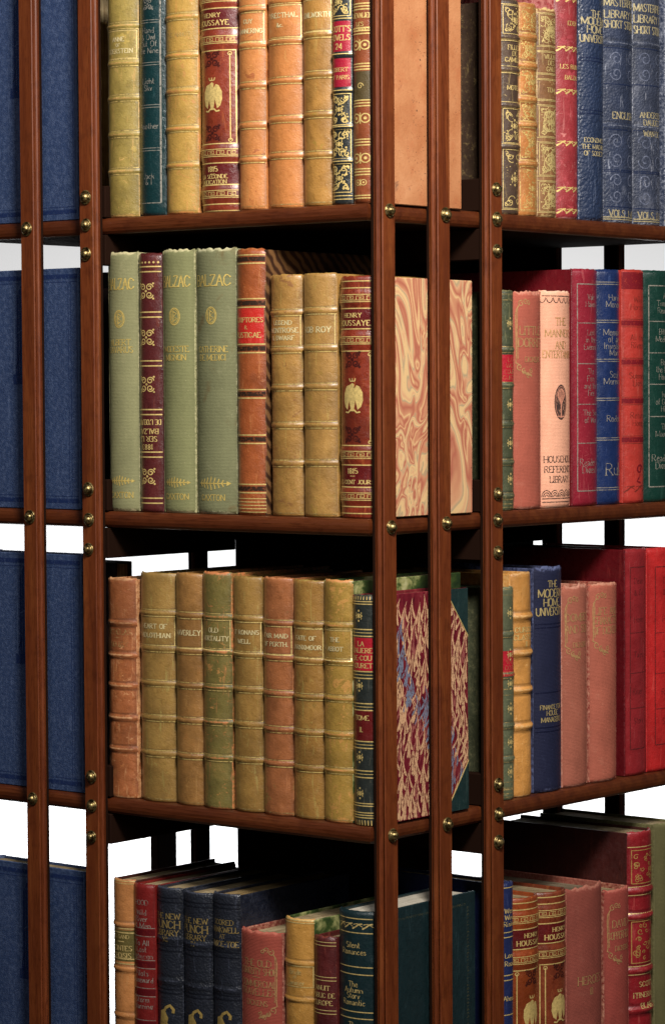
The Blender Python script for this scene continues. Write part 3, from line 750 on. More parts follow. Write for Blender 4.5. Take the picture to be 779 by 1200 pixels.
# -- tier two, left-hand bay ------------------------------------------------
GRN = cloth((112, 110, 78), (204, 192, 148), .5, patch=None); GRN2 = cloth((104, 104, 70), (200, 190, 146), .48); GRN3 = cloth((98, 98, 70), (196, 190, 150), .5, patch=(110, 92, 58))
def balzac(lines):
    def f(dr):
        m = gilt(1., (236, 206, 116), .12); H = dr.H
        dr.text('BALZAC', H-38, 13, mat=m, mw=.78, bold=.95, gap=1.2)
        dr.L(mat=m).monogram(0, H-80, 9.5)
        for s, y in lines: dr.text(s, H-y, 7, mat=m, mw=.74, bold=1.0, gap=1.3)
        dr.L(mat=m).spray(-1, 37, dr.hw*1.25, 1.3); dr.text('CAXTON', 20, 7, mat=m, mw=.66, gap=1.8)
    return f
B('L', 2, -295.5, -259.0, 222.5, GRN, 'green cloth book lettered Balzac and Albert Savarus, frayed pale at the head', draw=balzac([('ALBERT', 108), ('SAVARUS', 117)]), name='cloth_book', amax=38, ragged=.0022, page_drop=.004)
def d21(dr):
    h = dr.hw; g = dr.L(mat=GOLDB); H = dr.H
    for z in (H-16, H-22, H-70, H-76, H-128, H-134, H-186, H-192, 72, 66, 17, 11): dr.line(z, w=1.5, mat=GOLDB, e=.95)
    for z in (H-45, H-100, H-156, 43): g.knot(0, z, 9.5, 1.3)
    for x in range(-3, 4): g.disc(x*h*.26, H-11, 1.3)
    for s, z in (("DE L'OEUVRE", H-201), ('BALZAC', H-212), ('SER LE', H-221), ('1883', 78)): dr.text(s, z, 6, mat=GOLDB, flip=True, bold=1.1, mw=.86)
B('L', 2, -258.8, -231.7, 220.5, leather((74, 28, 28), (118, 60, 48), .2, .3, mottle=.5, coat=.4), 'slim maroon leather book standing upside down between two green Balzac volumes', draw=d21, amax=50)
B('L', 2, -231.5, -194.3, 222.5, GRN2, 'green cloth book lettered Balzac and Modeste Mignon', draw=balzac([('MODESTE', 119), ('MIGNON', 129)]), name='cloth_book', amax=38, ragged=.0018, S=1420., page_drop=.004)
B('L', 2, -194.1, -148.0, 222, GRN3, 'widest green cloth book with brown stains, lettered Balzac and Catherine de Medici', draw=balzac([('CATHERINE', 120), ('DE MEDICI', 130)]), name='cloth_book', amax=36, ragged=.0025, S=1430., page_drop=.004)
RUS = leather((140, 72, 36), (188, 120, 72), .35, .38, mottle=.6, coat=.3)
REDLAB = leather((172, 38, 30), (205, 90, 70), .25, .35, mottle=.3)
BKSTR = ink((48, 34, 26), .85)
def d24(dr):
    h = dr.hw; H = dr.H; dr.label(H-112, H-70, REDLAB)
    for z in (H-12, H-64, H-118, H-172, H-226, 32):
        dr.L('blind_stamp', BKSTR).ribbon([(-h*.97, z), (h*.97, z)], 5.5)
        dr.line(z+5, z-5, w=1.5, mat=GOLDB)
    dr.line(4, 8, 12, 16, 20, w=1, mat=GOLDB)
    dr.text('SCRIPTORES', H-84, 5.5, mat=GOLDB, bold=1.1); dr.text('R.', H-93, 4, mat=GOLDB); dr.text('RUSTICAE', H-102, 6, mat=GOLDB, bold=1.1)
B('L', 2, -147.8, -115.8, 220, RUS, 'russet leather book with black and gilt bands and a scarlet label lettered Scriptores', board=striped_board(), draw=d24, amax=48, S=1440., ragged=.0012, d=.15)
OL3 = leather((152, 112, 56), (178, 152, 84), .32, mottle=.6, patch=(140, 96, 54), patch_amt=.1, coat=.4)
B('L', 2, -112.0, -77.4, 198, OL3, 'olive tan calf book lettered Legend Montrose, standing beside a gap on the second shelf', draw=scott((242, 198, 153, 108, 63), None, (202, 239), [('LEGEND', 230, 5.5), ('MONTROSE', 221, 6), ('& DWARF', 212, 5.5)]), bands=(242, 198, 153, 108, 63), amax=50, S=1450.)
B('L', 2, -76.5, -40.8, 198, leather((150, 112, 58), (180, 152, 82), .32, mottle=.55, patch=(160, 124, 60), patch_amt=.3, coat=.4), 'olive tan calf book lettered Rob Roy, left of the red brown eagle book', draw=scott((243, 199, 154, 109, 64), None, (203, 239), [('ROB ROY', 221, 7)]), bands=(243, 199, 154, 109, 64), amax=50, S=1450.)
r, info = B('L', 2, -40.2, .8, 194.5, leather((112, 40, 24), (176, 92, 48), .25, .3, mottle=.95, coat=.5), 'red brown calf book lettered Les Cent Jours, with pink and cream marbled cover', board=marble_swirl(), draw=houssaye('1815', [('LES CENT JOURS', 242)]), S=1465., d=.1335, **HS(1465., 194.5))
def board_patches(root, info, polys, mat, name, side=1, off=.0003):
    for p in polys: board_patch(root, info, [p], mat, name, side, off)
def board_patch(root, info, polys, mat, name, side=1, off=.0003):
    """leather strip or corner pasted on a cover; polygon in (depth, height) metres"""
    bo = info['boards'][1 if side > 0 else 0]
    x = side*(info['w']/2+off); mb = MB()
    for P in polys:
        f = [mb.vert((x, info['recess']+y, z), 0) for y, z in P]; b = [mb.vert((x-side*off*.9, info['recess']+y, z), 0) for y, z in P]
        mb.face(*f); n = len(f)
        for i in range(n): mb.face(f[i], f[(i+1) % n], b[(i+1) % n], b[i])
    return mb.build(name, mat, bo)
board_patch(r, info, [[(.0095, .0006), (.0285, .0006), (.0285, .1938), (.0095, .1938)]], leather((150, 66, 36), (190, 110, 64), .3), 'leather_strip')

# -- tier three, left-hand bay ----------------------------------------------
B('L', 3, -299.0, -264.6, 190.5, leather((150, 86, 48), (214, 160, 112), .6, .5, mottle=.8, patch=(176, 108, 62), patch_amt=.5, coat=.1), 'scuffed orange brown leather book, leftmost on the third shelf', draw=lambda dr: [dr.text('NICHOLAS', 202, 6, mat=GOLDW), dr.text('INQUIRY', 187, 6, mat=GOLDW), dr.line(195, e=.2, mat=GOLDW)], bands=(213, 174, 137, 98, 60), bw=2.4, amax=44, ragged=.0014, S=1400.)
OL = lambda i: leather(((140, 108, 56), (138, 98, 52), (108, 96, 50), (138, 104, 52), (142, 86, 50), (138, 100, 48), (150, 118, 54))[i], ((172, 160, 92), (184, 140, 84), (206, 128, 80), (172, 156, 92), (190, 124, 80), (176, 160, 90), (208, 142, 84))[i], (.3, .35, .5, .3, .45, .35, .6)[i], .38, mottle=.6,
                   patch=(None, (160, 112, 60), (176, 128, 72), None, (140, 104, 56), (140, 108, 50), (190, 140, 74))[i], patch_amt=(0, .1, .1, 0, .2, .1, .45)[i], coat=.4)
B('L', 3, -264.0, -220.9, 196.5, OL(0), 'broad olive tan calf book lettered Heart of Midlothian', draw=scott((229, 186, 144, 102, 59), None, (190, 225), [('HEART OF', 213, 6), ('MIDLOTHIAN', 202, 6)]), bands=(229, 186, 144, 102, 59), amax=48, S=1410.)
B('L', 3, -220.7, -188.5, 197.5, OL(1), 'olive brown calf book lettered Waverley, between Heart of Midlothian and Old Mortality', draw=scott((230, 187, 145, 103, 60), None, (190, 226), [('WAVERLEY', 209, 6.5)]), bands=(230, 187, 145, 103, 60), amax=48, S=1420., ragged=.001)
B('L', 3, -188.3, -155.3, 199.5, OL(2), 'dull green calf book with orange scrapes, lettered Old Mortality', draw=scott((232, 190, 147, 105, 62), None, (192, 228), [('OLD', 216, 6), ('MORTALITY', 206, 6)]), bands=(232, 190, 147, 105, 62), amax=46, S=1430., ragged=.0014)
B('L', 3, -155.0, -122.2, 197, OL(3), 'olive tan calf book lettered St Ronans Well', draw=scott((233, 190, 148, 106, 63), None, (192, 229), [('ST RONANS', 217, 5.5), ('WELL', 206, 5.5)]), bands=(233, 190, 148, 106, 63), amax=48, S=1440.)
B('L', 3, -122.5, -89.5, 197.5, OL(4), 'reddish calf book lettered Fair Maid of Perth', draw=scott((231, 190, 147, 104, 63), None, (193, 227), [('FAIR MAID', 216, 5.5), ('OF PERTH.', 206, 5.5)]), bands=(231, 190, 147, 104, 63), amax=46, S=1445., ragged=.0012)
B('L', 3, -89.8, -55.7, 196.5, OL(5), 'olive tan calf book right of Fair Maid of Perth, lettered Fate of', draw=scott((233, 190, 147, 104, 61), None, (193, 228), [('FATE OF', 217, 5.5), ('BARNXMOOR', 206, 5.5)]), bands=(233, 190, 147, 104, 61), amax=48, S=1455.)
B('L', 3, -55.9, -24.8, 198, OL(6), 'yellow olive calf book with peeling orange patches, beside the black book with red labels', board=marble_dark(), draw=scott((236, 193, 149, 106, 63), None, (194, 230), [('THE', 219, 5.5), ('ABBOT', 208, 5.5)]), bands=(236, 193, 149, 106, 63), amax=46, S=1465., d=.150, ragged=.0014)
GB = leather((36, 40, 38), (110, 104, 84), .35, .34, mottle=.3, coat=.35)
def d38(dr):
    h = dr.hw; H = dr.H; g = dr.L(mat=GOLDB)
    dr.label(H-90, H-51, RED_L2); dr.label(H-173, H-137, LBL_R)
    for z in (H-45, H-95, H-133, H-178, H-213): dr.line(z+4, z-4, w=1.3, mat=GOLDB); dr.line(z, w=.8, mat=GOLDB)
    dr.line(10, 13, 16, 24, 27, H-8, H-11, w=1.1, mat=GOLDB)
    for i in range(-4, 5): g.ribbon([(i*h*.2, 1), (i*h*.2, 7)], 1.4); g.ribbon([(i*h*.2, H-2), (i*h*.2, H-6)], 1.2)
    for z in (H-25, H-108, H-193, H-236): g.fleuron(-h*.15, z, 7)
    for s, y in (('LA', 58), ('VALIERE', 66), ('DE-COU', 75), ('COURET', 84)): dr.text(s, H-y, 5.6, mat=GOLDB)
    dr.text('TOME', H-146, 5.5, mat=GOLDB); dr.text('II.', H-160, 5.5, mat=GOLDB)
RED_L2 = leather((158, 26, 40), (200, 80, 76), .25, .35, mottle=.3)
r, info = B('L', 3, -24.6, .8, 187, GB, 'black leather book lettered Tome II, with crimson marbled cover and green corners', board=marble_comb(), draw=d38, amax=48, S=1470., d=.1265)
def combed(info, side=1):
    """feathered marbling drawn on a cover: fans of pale strands in combed rows"""
    rnd = random.Random(5); f = lambda x, z, o: (side*(info['w']/2+o), info['recess']+x, z)
    cream = ink((214, 168, 128), .95); blue = ink((122, 130, 150), .9); rose = ink((168, 96, 88), .8)
    T_ = {m: Tool(f, 1/1000., .00004) for m in (cream, blue, rose)}
    W_, H_ = info['d']*1000, info['h']*1000; col = 0; y = 8.
    while y < W_-2:
        z = H_-1-rnd.uniform(0, 9); col += 1
        while z > 8:
            warp = 3.2*math.sin(z*.075+y*.03)+2*math.sin(z*.19+1.3); L = rnd.uniform(24, 32)
            bl = math.sin(z*.033+y*.05+1.1) > .72; main = blue if bl and rnd.random() < .75 else cream
            ns = 4 if rnd.random() < .7 else 3; slant = -.22+.2*math.sin(z*.05+y*.08)
            for q in range(ns):
                c_ = (q-(ns-1)/2)/(ns-1)*2; l = L*(1-.34*abs(c_)**1.5-.05*rnd.random()); pts = []
                for i in range(25):
                    u = i/24; yy = y+warp+c_*4.6*u**1.5+(5.5*math.sin(z*.052+y*.03+.9)+2.0)*math.sin(u*2.7)*(1 if col % 2 else .8)+slant*l*u*.4
                    zz = z-l*u
                    if .9 < yy < W_-.9 and .9 < zz < H_-.9: pts.append((yy, zz))
                if len(pts) > 4: T_[main if rnd.random() < .86 else rose].strand(pts, .3, rnd.uniform(2.2, 3.0))
            z -= rnd.uniform(14, 17)
        y += 8.8
    for m, tl_ in T_.items(): tl_.build('marbling', m, info['boards'][1 if side > 0 else 0])
combed(info)
DG = leather((22, 42, 42), (60, 80, 76), .2, mottle=.3)
board_patches(r, info, [[(.009, .0005), (.0225, .0005), (.0225, .1864), (.009, .1864)], [(.1262, .187-.0008), (.1262, .187-.040), (.096, .187-.0008)], [(.1262, .0008), (.096, .0008), (.1262, .040)]], DG, 'leather_corner')
board_patches(r, info, [[(.1262, .187-.0405), (.1262, .187-.0420), (.0945, .187-.0008), (.0957, .187-.0008)], [(.1262, .0405), (.0957, .0008), (.0945, .0008), (.1262, .0420)]], gilt(1., wornness=.1), 'gilt_edge_line', off=.0004)

# -- tier four, left-hand bay (31 mm deeper shelf) ---------------------------
E4 = 31.2
def d41(dr):
    H = dr.H; dr.label(H-100, H-62, leather((88, 78, 40), (130, 110, 64), .3), e=.96); dr.line(H-60, H-65, H-97, H-103, w=1.4)
    dr.text('G. SAND', H-70, 4.5); dr.line(H-76, e=.25); dr.text('CONTES', H-84, 6, bold=1.2); dr.text('CHOISIS', H-93, 6, bold=1.2); dr.line(H-2, H-5, w=.8)
B('L', 4, -295.7, -268.6, 180.6+E4, leather((176, 116, 66), (200, 150, 96), .35, mottle=.5, coat=.3), 'smooth orange tan book with an olive label, leftmost on the bottom shelf in view', draw=d41, bands=(241, 187, 130, 80), bw=2.2, amax=48, S=1400., board=leather((62, 26, 20), None, .2))
def lines_book(groups, mat, H0=None, bars=None, barcol=None):
    def f(dr):
        H = dr.H
        if bars:
            for y in bars: dr.L('dark_band', ink(barcol, .75)).ribbon([(-dr.hw*.98, H-y), (dr.hw*.98, H-y)], 7); dr.line(H-y+5, H-y-5, w=.9, mat=mat)
        for y, s, h in groups: dr.text(s, H-y, h, mat=mat, serif=False, mw=.8, bold=.8)
    return f
B('L', 4, -268.9, -243.6, 179+E4, leather((112, 28, 26), (150, 56, 48), .2, .34, mottle=.35, coat=.35), 'bright red novel with dark red bands on the bottom shelf', draw=lines_book([(22, 'HOOD', 6), (34, 'Wild', 6.5), (42, 'River', 6.5), (50, 'of Men', 6.5), (71, 'To All', 6.5), (79, 'Lost', 6.5), (87, 'Between', 6.5), (108, 'Pilots', 6.5), (116, 'Homeward', 6.5), (140, 'Storm', 6.5), (148, 'Warning', 6.5)], SILVER, bars=(58, 97, 131, 170), barcol=(92, 14, 22)), amax=44)
NAVY = morocco((34, 37, 46), (84, 88, 106), .2, .34, 520, .5)
def punch(lines, emb=True):
    def f(dr):
        H = dr.H; m = gilt(.9, (176, 150, 92), .3)
        for s, y, h in lines: dr.text(s, H-y, h, mat=m, mw=.88)
        b = dr.L('blind_stamp', ink((18, 20, 30), .8))
        for y in (12, 17, 70, 76, 122, 127): b.ribbon([(-dr.hw*.96, H-y), (dr.hw*.96, H-y)], 1.6)
        if emb: dr.L(mat=gilt(1., (190, 160, 90), .15)).curl(0, H-152, 26)
    return f
B('L', 4, -243.4, -213.3, 178.8+E4, NAVY, 'navy leather volume lettered The New Punch Library XII', draw=punch([('THE NEW', 34, 6.5), ('PUNCH', 44, 9), ('LIBRARY', 54, 6.5), ('XII', 62, 5.5)]), bands=(233, 182, 120), bw=3, bh=.0008, amax=44, S=1400.)
B('L', 4, -213.0, -179.3, 178+E4, NAVY, 'navy leather volume lettered The New Punch Library IV', draw=punch([('THE NEW', 34, 6.5), ('PUNCH', 44, 9), ('LIBRARY', 54, 6.5), ('IV', 62, 5.5)]), bands=(233, 182, 120), bw=3, bh=.0008, amax=44, S=1410.)
B('L', 4, -177.7, -146.6, 180.5+E4, NAVY, 'navy leather volume with a smooth dark cover, left of the pink Old Curiosity Shop book', draw=punch([('SCORED', 34, 6), ('HAWKWELL', 43, 6.5), ('AT', 51, 5), ('TWICE-TOE', 60, 6.5)]), bands=(238, 186, 124), bw=3, bh=.0008, amax=44, S=1420., board=morocco((24, 28, 42), (60, 64, 80), .2, .4, 520, .4), page=paper((170, 146, 104), (110, 86, 50)), d=.15)
PINK = lambda c1, c2=(206, 150, 124): cloth((c1[0], int(c1[1]*.98), int(c1[2]*.95)), c2, .4, .72, .55, patch=None, weave=.35, gain=1.22)
VG = gilt(.95, (212, 166, 112), .28)
B('L', 4, -147.2, -100.6, 153.2+E4, PINK((146, 70, 58), (190, 110, 92)), 'pinkish red cloth book lettered The Old Curiosity Shop and Commercial Traveller', draw=lambda dr: [dr.text(s, dr.H-y, h, mat=VG, serif=False, mw=.8, bold=.9, x=-.05) for s, y, h in (('THE OLD', 38, 8), ('CURIOSITY SHOP', 48, 8), ('COMMERCIAL', 63, 8), ('TRAVELLER', 73, 8), ('DICKENS', 86, 6.5))]+[dr.L(mat=VG).ribbon([(-8, dr.H-55), (4, dr.H-55)], .8), dr.L(mat=VG).vine(-dr.hw*.8, dr.hw*.8, dr.H-96, dr.H-22, 1.1, 1)], name='cloth_book', amax=34, S=1430., ragged=.0016, board=PINK((112, 40, 36)), page_drop=.005)
B('L', 4, -100.2, -67.4, 168.4+E4, leather((172, 124, 58), (214, 166, 96), .5, mottle=.5, patch=(186, 136, 70), patch_amt=.2, coat=.3), 'golden tan calf book with green marbled cover, right of The Old Curiosity Shop', board=marble_dark(), draw=lambda dr: [dr.L().rect(-dr.hw*.9, dr.hw*.9, dr.H-82, dr.H-57, 1.1), dr.text('Bride', dr.H-64, 6, serif=False), dr.text('of', dr.H-70, 4.5, serif=False), dr.text('Lammer', dr.H-77, 6, serif=False), dr.line(dr.H-2, dr.H-5)], bands=(236, 192, 130, 80), amax=48, S=1450., ragged=.001)
B('L', 4, -67.0, -42.8, 157+E4, leather((74, 26, 26), (140, 66, 52), .35, .4, mottle=.5), 'low narrow maroon leather book wedged between the golden tan and the dark green book', draw=lambda dr: [dr.line(dr.H-7, dr.H-11, dr.H-49, dr.H-53, dr.H-89, dr.H-93, w=.9), dr.text('ANUIT', dr.H-62, 5.5), dr.text('PUBLIC DE', dr.H-71, 5.5), dr.text('EUROPE', dr.H-80, 5.5)], amax=46, S=1460., ragged=.0014, page_drop=.005)
TEAL = leather((20, 37, 40), (44, 66, 70), .12, .34, mottle=.25, coat=.3)
def d48(dr):
    H = dr.H; dr.L().twist(-dr.hw*.85, dr.hw*.85, H-18, 7, 1.1)
    for y in (9, 26, 67, 76, 121, 129): dr.line(H-y, w=1.2, e=.85)
    for s, y in (('Silent', 41), ('Romances', 49), ('The', 88), ('Autumn', 95), ('Story', 102), ('Romantic', 110), ('The', 137)): dr.text(s, H-y, 6.5, serif=False, mw=.72, bold=.8)
r, info = B('L', 4, -42.2, -2.6, 181.6+E4, TEAL, 'dark teal leather book lettered Silent Romances, with a gilt braid border', draw=d48, amax=40, S=1470., d=.1395, page=paper((216, 208, 192), (176, 166, 148)))
tl = Tool(lambda x, z, o: (info['w']/2+o, x, z), 1/1000.)
y0, y1, z0, z1 = 22, 132, 10, 181+E4-10
for i in range(int((y1-y0)/3)): tl.spiral(y0+3*i, z1, 1.3, .8, 0, 1, .5)
for i in range(int((z1-z0)/3)): tl.spiral(y1, z0+3*i, 1.3, .8, 0, 1, .5)
tl.build('gilt_tooling', gilt(.5, (140, 132, 90), .5), info['boards'][1])

# -- tier one, right-hand bay -------------------------------------------------
def gilt_panels(bands, H, titles, seed=0, lab=None, mat=None, dense=1.):
    def f(dr):
        mt = mat or GOLD; g = dr.L(mat=mt); h = dr.hw
        bb = [dr.H-3]+list(bands)+[3]
        for i, (a, b) in enumerate(zip(bb, bb[1:])):
            if i in titles:
                if lab: dr.label(b+4, a-4, lab)
                n = len(titles[i])
                for j, s in enumerate(titles[i]): dr.text(s, (a+b)/2+(n-1)*3.6-j*7.2, 5.2, mat=mt, bold=1.1)
                dr.line(a-4, b+4, w=.8, mat=mt)
            elif a-b > 12: g.panel(-h*.84, h*.84, b+4, a-4, .95, seed+i, dense)
            for z in (a-2.6, b+2.6): dr.line(z, w=.7, mat=mt)
    return f
SR = 1390.
B('R', 1, 190.4, 217.0, 181.5, leather((70, 54, 44), (176, 150, 98), .35, .36, mottle=.4, coat=.3), 'small dark brown book with gilt flowers, leftmost on the top right-hand shelf', draw=gilt_panels((208, 170, 128, 80, 40)[:4], 250, {1: ['FILLES', 'DE', 'CAMILLE'], 2: ['MOTEL']}, 3), bands=(208, 170, 128, 80), bw=2.2, bh=.0018, S=SR, amax=46, ragged=.001)
B('R', 1, 216.6, 244.7, 181.5, leather((164, 104, 52), (214, 170, 110), .4, .38, mottle=.5, coat=.3), 'small golden brown leather book with high raised bands and worn gilt panels', draw=gilt_panels((212, 178, 138, 108, 62), 250, {}, 8, dense=1.6, mat=gilt(1., (228, 196, 120), .45)), bands=(212, 178, 138, 108, 62), bw=3, S=SR-5, amax=46, ragged=.001)
B('R', 1, 244.4, 273.4, 179.5, leather((112, 76, 46), (206, 176, 120), .5, .42, mottle=.6, coat=.2), 'small brown book crowded with gilt scrolls, left of the rubbed crimson book', draw=gilt_panels((200, 167, 136, 92, 46), 250, {1: ['VILLAN', 'DES', 'GALS'], 2: ['TOM']}, 15, dense=2.2, mat=gilt(1., (222, 196, 130), .2)), bands=(), S=SR-8, amax=44, ragged=.0016)
RW = leather((132, 42, 46), (196, 126, 120), .5, .42, mottle=.5, patch=(168, 66, 72), patch_amt=.3, coat=.2)
B('R', 1, 272.6, 307.2, 204, RW, 'rubbed crimson leather book with cream twisted bands on the top right-hand shelf', draw=lambda dr: [dr.L(mat=GOLDB).twist(-dr.hw*.9, dr.hw*.9, z, 6, 1.3) for z in (262, 203, 152, 90, 35, 9)]+[dr.text(s, z, 5, mat=GOLDB) for s, z in (('EDEN', 234), ('LES RUINES', 182), ('BALZAC', 169))], S=SR-12, amax=50)
NB = lambda: morocco((46, 64, 104), (140, 152, 180), .3, .36, 430, .9)
UNI = gilt(.95, (206, 190, 146), .34)
def uni(extra):
    def f(dr):
        for s, y, h in extra: dr.text(s, y, h, mat=UNI, serif=False, mw=.86, bold=1.25, x=-.06, gap=1.2)
        b = dr.L('blind_stamp', ink((24, 34, 66), .8))
        for z in (196, 192, 133, 129, 88, 84): b.ribbon([(-dr.hw*.96, z), (dr.hw*.96, z)], 1.3)
    return f
B('R', 1, 308.2, 347.2, 216, morocco((38, 50, 76), (112, 122, 146), .25, .36, 360, .8), 'grained blue leather book lettered The Modern Home University, on the top right-hand shelf', draw=uni([('THE', 249, 8), ('MODERN', 240, 9), ('HOME', 230, 9), ('UNIVERSITY', 219, 9), ('ECONOMICS', 97, 5.5), ('THE MACHINE', 89, 5.5), ('OF SOCIETY', 81, 5.5)]), S=SR-20, amax=40, ragged=.001)
def masters(ls, vols, mid):
    def f(dr):
        for s, z, h in ls: dr.text(s, z, h, mat=UNI, serif=False, mw=.92, bold=1.15, gap=1.2)
        for s, z, h in mid: dr.text(s, z, h, mat=UNI, mw=.8, bold=1.1)
        dr.text(vols, 11, 8, mat=UNI, mw=.95, bold=1.1, x=0)
        b = dr.L('blind_stamp', ink((30, 42, 74), .7)); h = dr.hw; s_ = dr.L('raised_scrolls', morocco((92, 98, 118), (160, 164, 180), .3))
        for z0, z1 in ((168, 205), (64, 108), (22, 60)):
            b.ribbon([(-h*.96, z1+3), (h*.96, z1+3)], 1.4); b.ribbon([(-h*.96, z0-3), (h*.96, z0-3)], 1.4)
            cz = (z0+z1)/2
            for sx in (-1, 1):
                for sz in (-1, 1): s_.spiral(sx*h*.42, cz+sz*(z1-z0)*.24, min(h*.4, (z1-z0)*.23), 1.3, 0 if sx > 0 else PI, sx*sz, 1.5)
        dr.line(4, 6.5, w=1.2, mat=UNI)
    return f
MB1 = morocco((50, 58, 80), (150, 154, 168), .5, .4, 460, .6, mottle=.8); MB2 = morocco((58, 64, 82), (156, 158, 170), .55, .42, 460, .6, mottle=.9)
B('R', 1, 347.6, 395.4, 221, MB1, 'scuffed blue leather book lettered English, from the Library of Short Stories', draw=masters([('MASTERPIECE', 262, 9), ('LIBRARY OF', 248, 9), ('SHORT STORIES', 236, 9)], 'VOLS. 1-49', [('ENGLISH', 128, 8)]), S=SR-50, amax=38, ragged=.0028, bands=(214, 116), bh=.0006)
B('R', 1, 395.6, 440.8, 222, MB2, 'scuffed blue leather book lettered Andersen, from the Masterpiece Library', draw=masters([('MASTERPIECE', 256, 9), ('LIBRARY OF', 243, 9), ('SHORT STORIES', 230, 9)], 'VOLS. D-E', [('ANDERSEN', 130, 6.5), ('DAUDET', 121, 6.5), ('WAN-DE', 108, 6.5)]), S=SR-80, amax=38, ragged=.0028, bands=(214, 116), bh=.0006)
B('R', 1, 441.0, 466.0, 226, MB1, 'blue leather book right of the one lettered Andersen, cut by the edge', draw=masters([], 'VOL', []), S=SR-110, amax=38, ragged=.002)

# -- tier two, right-hand bay -------------------------------------------------
def slim(ymap, lab=True, mat=None):
    def f(dr):
        H = dr.H; h = dr.hw; m = mat or GOLDW
        if lab: dr.label(H-108, H-76, RED_L2)
        for y in ymap: dr.line(H-y+3.5, H-y-3.5, w=1.2, mat=m)
        for a, b in zip(ymap, ymap[1:]):
            if not (60 < a < 90): dr.L(mat=gilt(1., wornness=.15)).fleuron(0, H-(a+b)/2, 7)
        if lab:
            for s, y in (('LA', 82), ('VALI', 89), ('COUV', 96), ('CURET', 103)): dr.text(s, H-y, 5, mat=GOLDW)
        for z in (4, 8, 13): dr.line(z, w=1.3, mat=m)
    return f
OG = leather((66, 70, 50), (150, 142, 100), .4, .4, mottle=.5, coat=.25)
B('R', 2, 186.6, 206.9, 187.5, OG, 'narrow dark olive book with gilt bands and red label, left of Little Dorrit', draw=slim((8, 70, 112, 158, 203, 243)), bands=tuple(187.5*1.39-y for y in (70, 112, 158, 203, 243)), bw=2.4, bh=.0012, S=1390., amax=46)
def dickens(lines, by, side=-1, vz=(92, 12)):
    def f(dr):
        H = dr.H
        for s, y, h in lines: dr.text(s, H-y, h, mat=VG, serif=True, mw=.8, bold=.9, x=.0, gap=1.4)
        if by: dr.text('DICKENS', H-by, 6, mat=VG, mw=.5, x=.1)
        dr.L(mat=VG).vine(-dr.hw*.85, dr.hw*.85, H-vz[0], H-vz[1], 1.1, side)
    return f
B('R', 2, 206.9, 250.2, 187, PINK((158, 84, 70), (204, 140, 118)), 'worn pinkish red cloth book lettered Little Dorrit', draw=dickens([('LITTLE', 46, 10), ('DORRIT', 60, 10)], 80), name='cloth_book', S=1380., amax=36, ragged=.0026, page_drop=.005)
DKG = ink((66, 52, 50), .85)
def d2r3(dr):
    H = dr.H; h = dr.hw; b = dr.L('printed_lettering', DKG); P = gilt(1., (226, 178, 120), .3)
    for s, y in (('THE', 36), ('MANNERS', 50), ('AND', 64), ('ENTERTAINING', 75)): dr.text(s, H-y, 8.5, mat=P, mw=.86, bold=.9)
    for s, y in (('HOUSEHOLD', 58), ('REFERENCE', 46), ('LIBRARY', 34)): b.text(s, 0, y, 7.5, h*1.66, 1., True)
    o = dr.L('printed_ornament', DKG); o.arches(-h*.9, h*.9, 13, 8, 1.1); o.ribbon([(-h*.9, 11), (h*.9, 11)], 1.2); o.ribbon([(-h*.9, 7), (h*.9, 7)], 1.2)
    for i in range(7): o.ribbon([(-h*.9+h*.3*(i)+h*.13*math.cos(PI*j/6)+h*.02, H-8-6*math.sin(PI*j/6)) for j in range(7)], 1.1)
    o.ribbon([(-h*.9, H-6), (h*.9, H-6)], 1.); o.disc(0, H-132, 11.5, 21, 26)
    q = dr.L('tree_ornament', ink((222, 150, 124), .9)); q.off = .0003
    q.ribbon([(0, H-150), (0, H-128)], 2.2); q.ring(0, H-132, 9.6, 18.6, .6)
    for i in range(9):
        a = PI*(.1+.8*i/8); q.ribbon([(0, H-136), (4.5*math.cos(a), H-130+5*math.sin(a)), (7*math.cos(a), H-128+10*math.sin(a))], 1.1); q.disc(6.4*math.cos(a), H-127+10*math.sin(a), 1.5)
    q.ribbon([(-6, H-149), (6, H-149)], 1.4)
B('R', 2, 250.2, 296.4, 188.8, PINK((222, 164, 138), (240, 200, 172)), 'salmon pink cloth book lettered Household Reference Library with a dark tree oval', draw=d2r3, name='cloth_book', S=1365., amax=35, ragged=.0016, page_drop=.005, board=PINK((150, 70, 60)))
DR = leather((124, 28, 42), (180, 90, 92), .25, .3, mottle=.3, coat=.45)
BRD_R = leather((96, 18, 26), (140, 50, 50), .15, .3, mottle=.2, coat=.4)
def digest(cells, mat, vert=True, foot=("Reader's", 'Digest'), cross=True):
    def f(dr):
        H = dr.H; h = dr.hw
        if vert: dr.L(mat=mat).rect(-h*.72, h*.74, 18, H-18, 1.3)
        for y, ls in cells:
            for j, s in enumerate(ls): dr.text(s, H-y-j*8.5, 6.8, mat=mat, serif=False, mw=.6 if vert else .8, bold=.72, gap=1.2, x=.08)
        if cross:
            for y in cross: dr.line(H-y, w=1.1, e=.72, mat=mat)
        for j, s in enumerate(foot): dr.text(s, 52-j*9, 8, mat=mat, serif=False, mw=.6, bold=.75)
    return f
B('R', 2, 296.6, 336.6, 209.4, DR, 'dark red novel with silver lettering, beside the salmon pink cloth book', board=BRD_R, draw=digest([(33, ['Vale', 'Haven']), (75, ['Lost', 'in the', 'Evening']), (121, ['The', 'Fern', 'and the', 'Fire']), (170, ['The Son', 'of War'])], SILVER, cross=(64, 112, 160, 206)), S=1340., amax=38, d=.15)
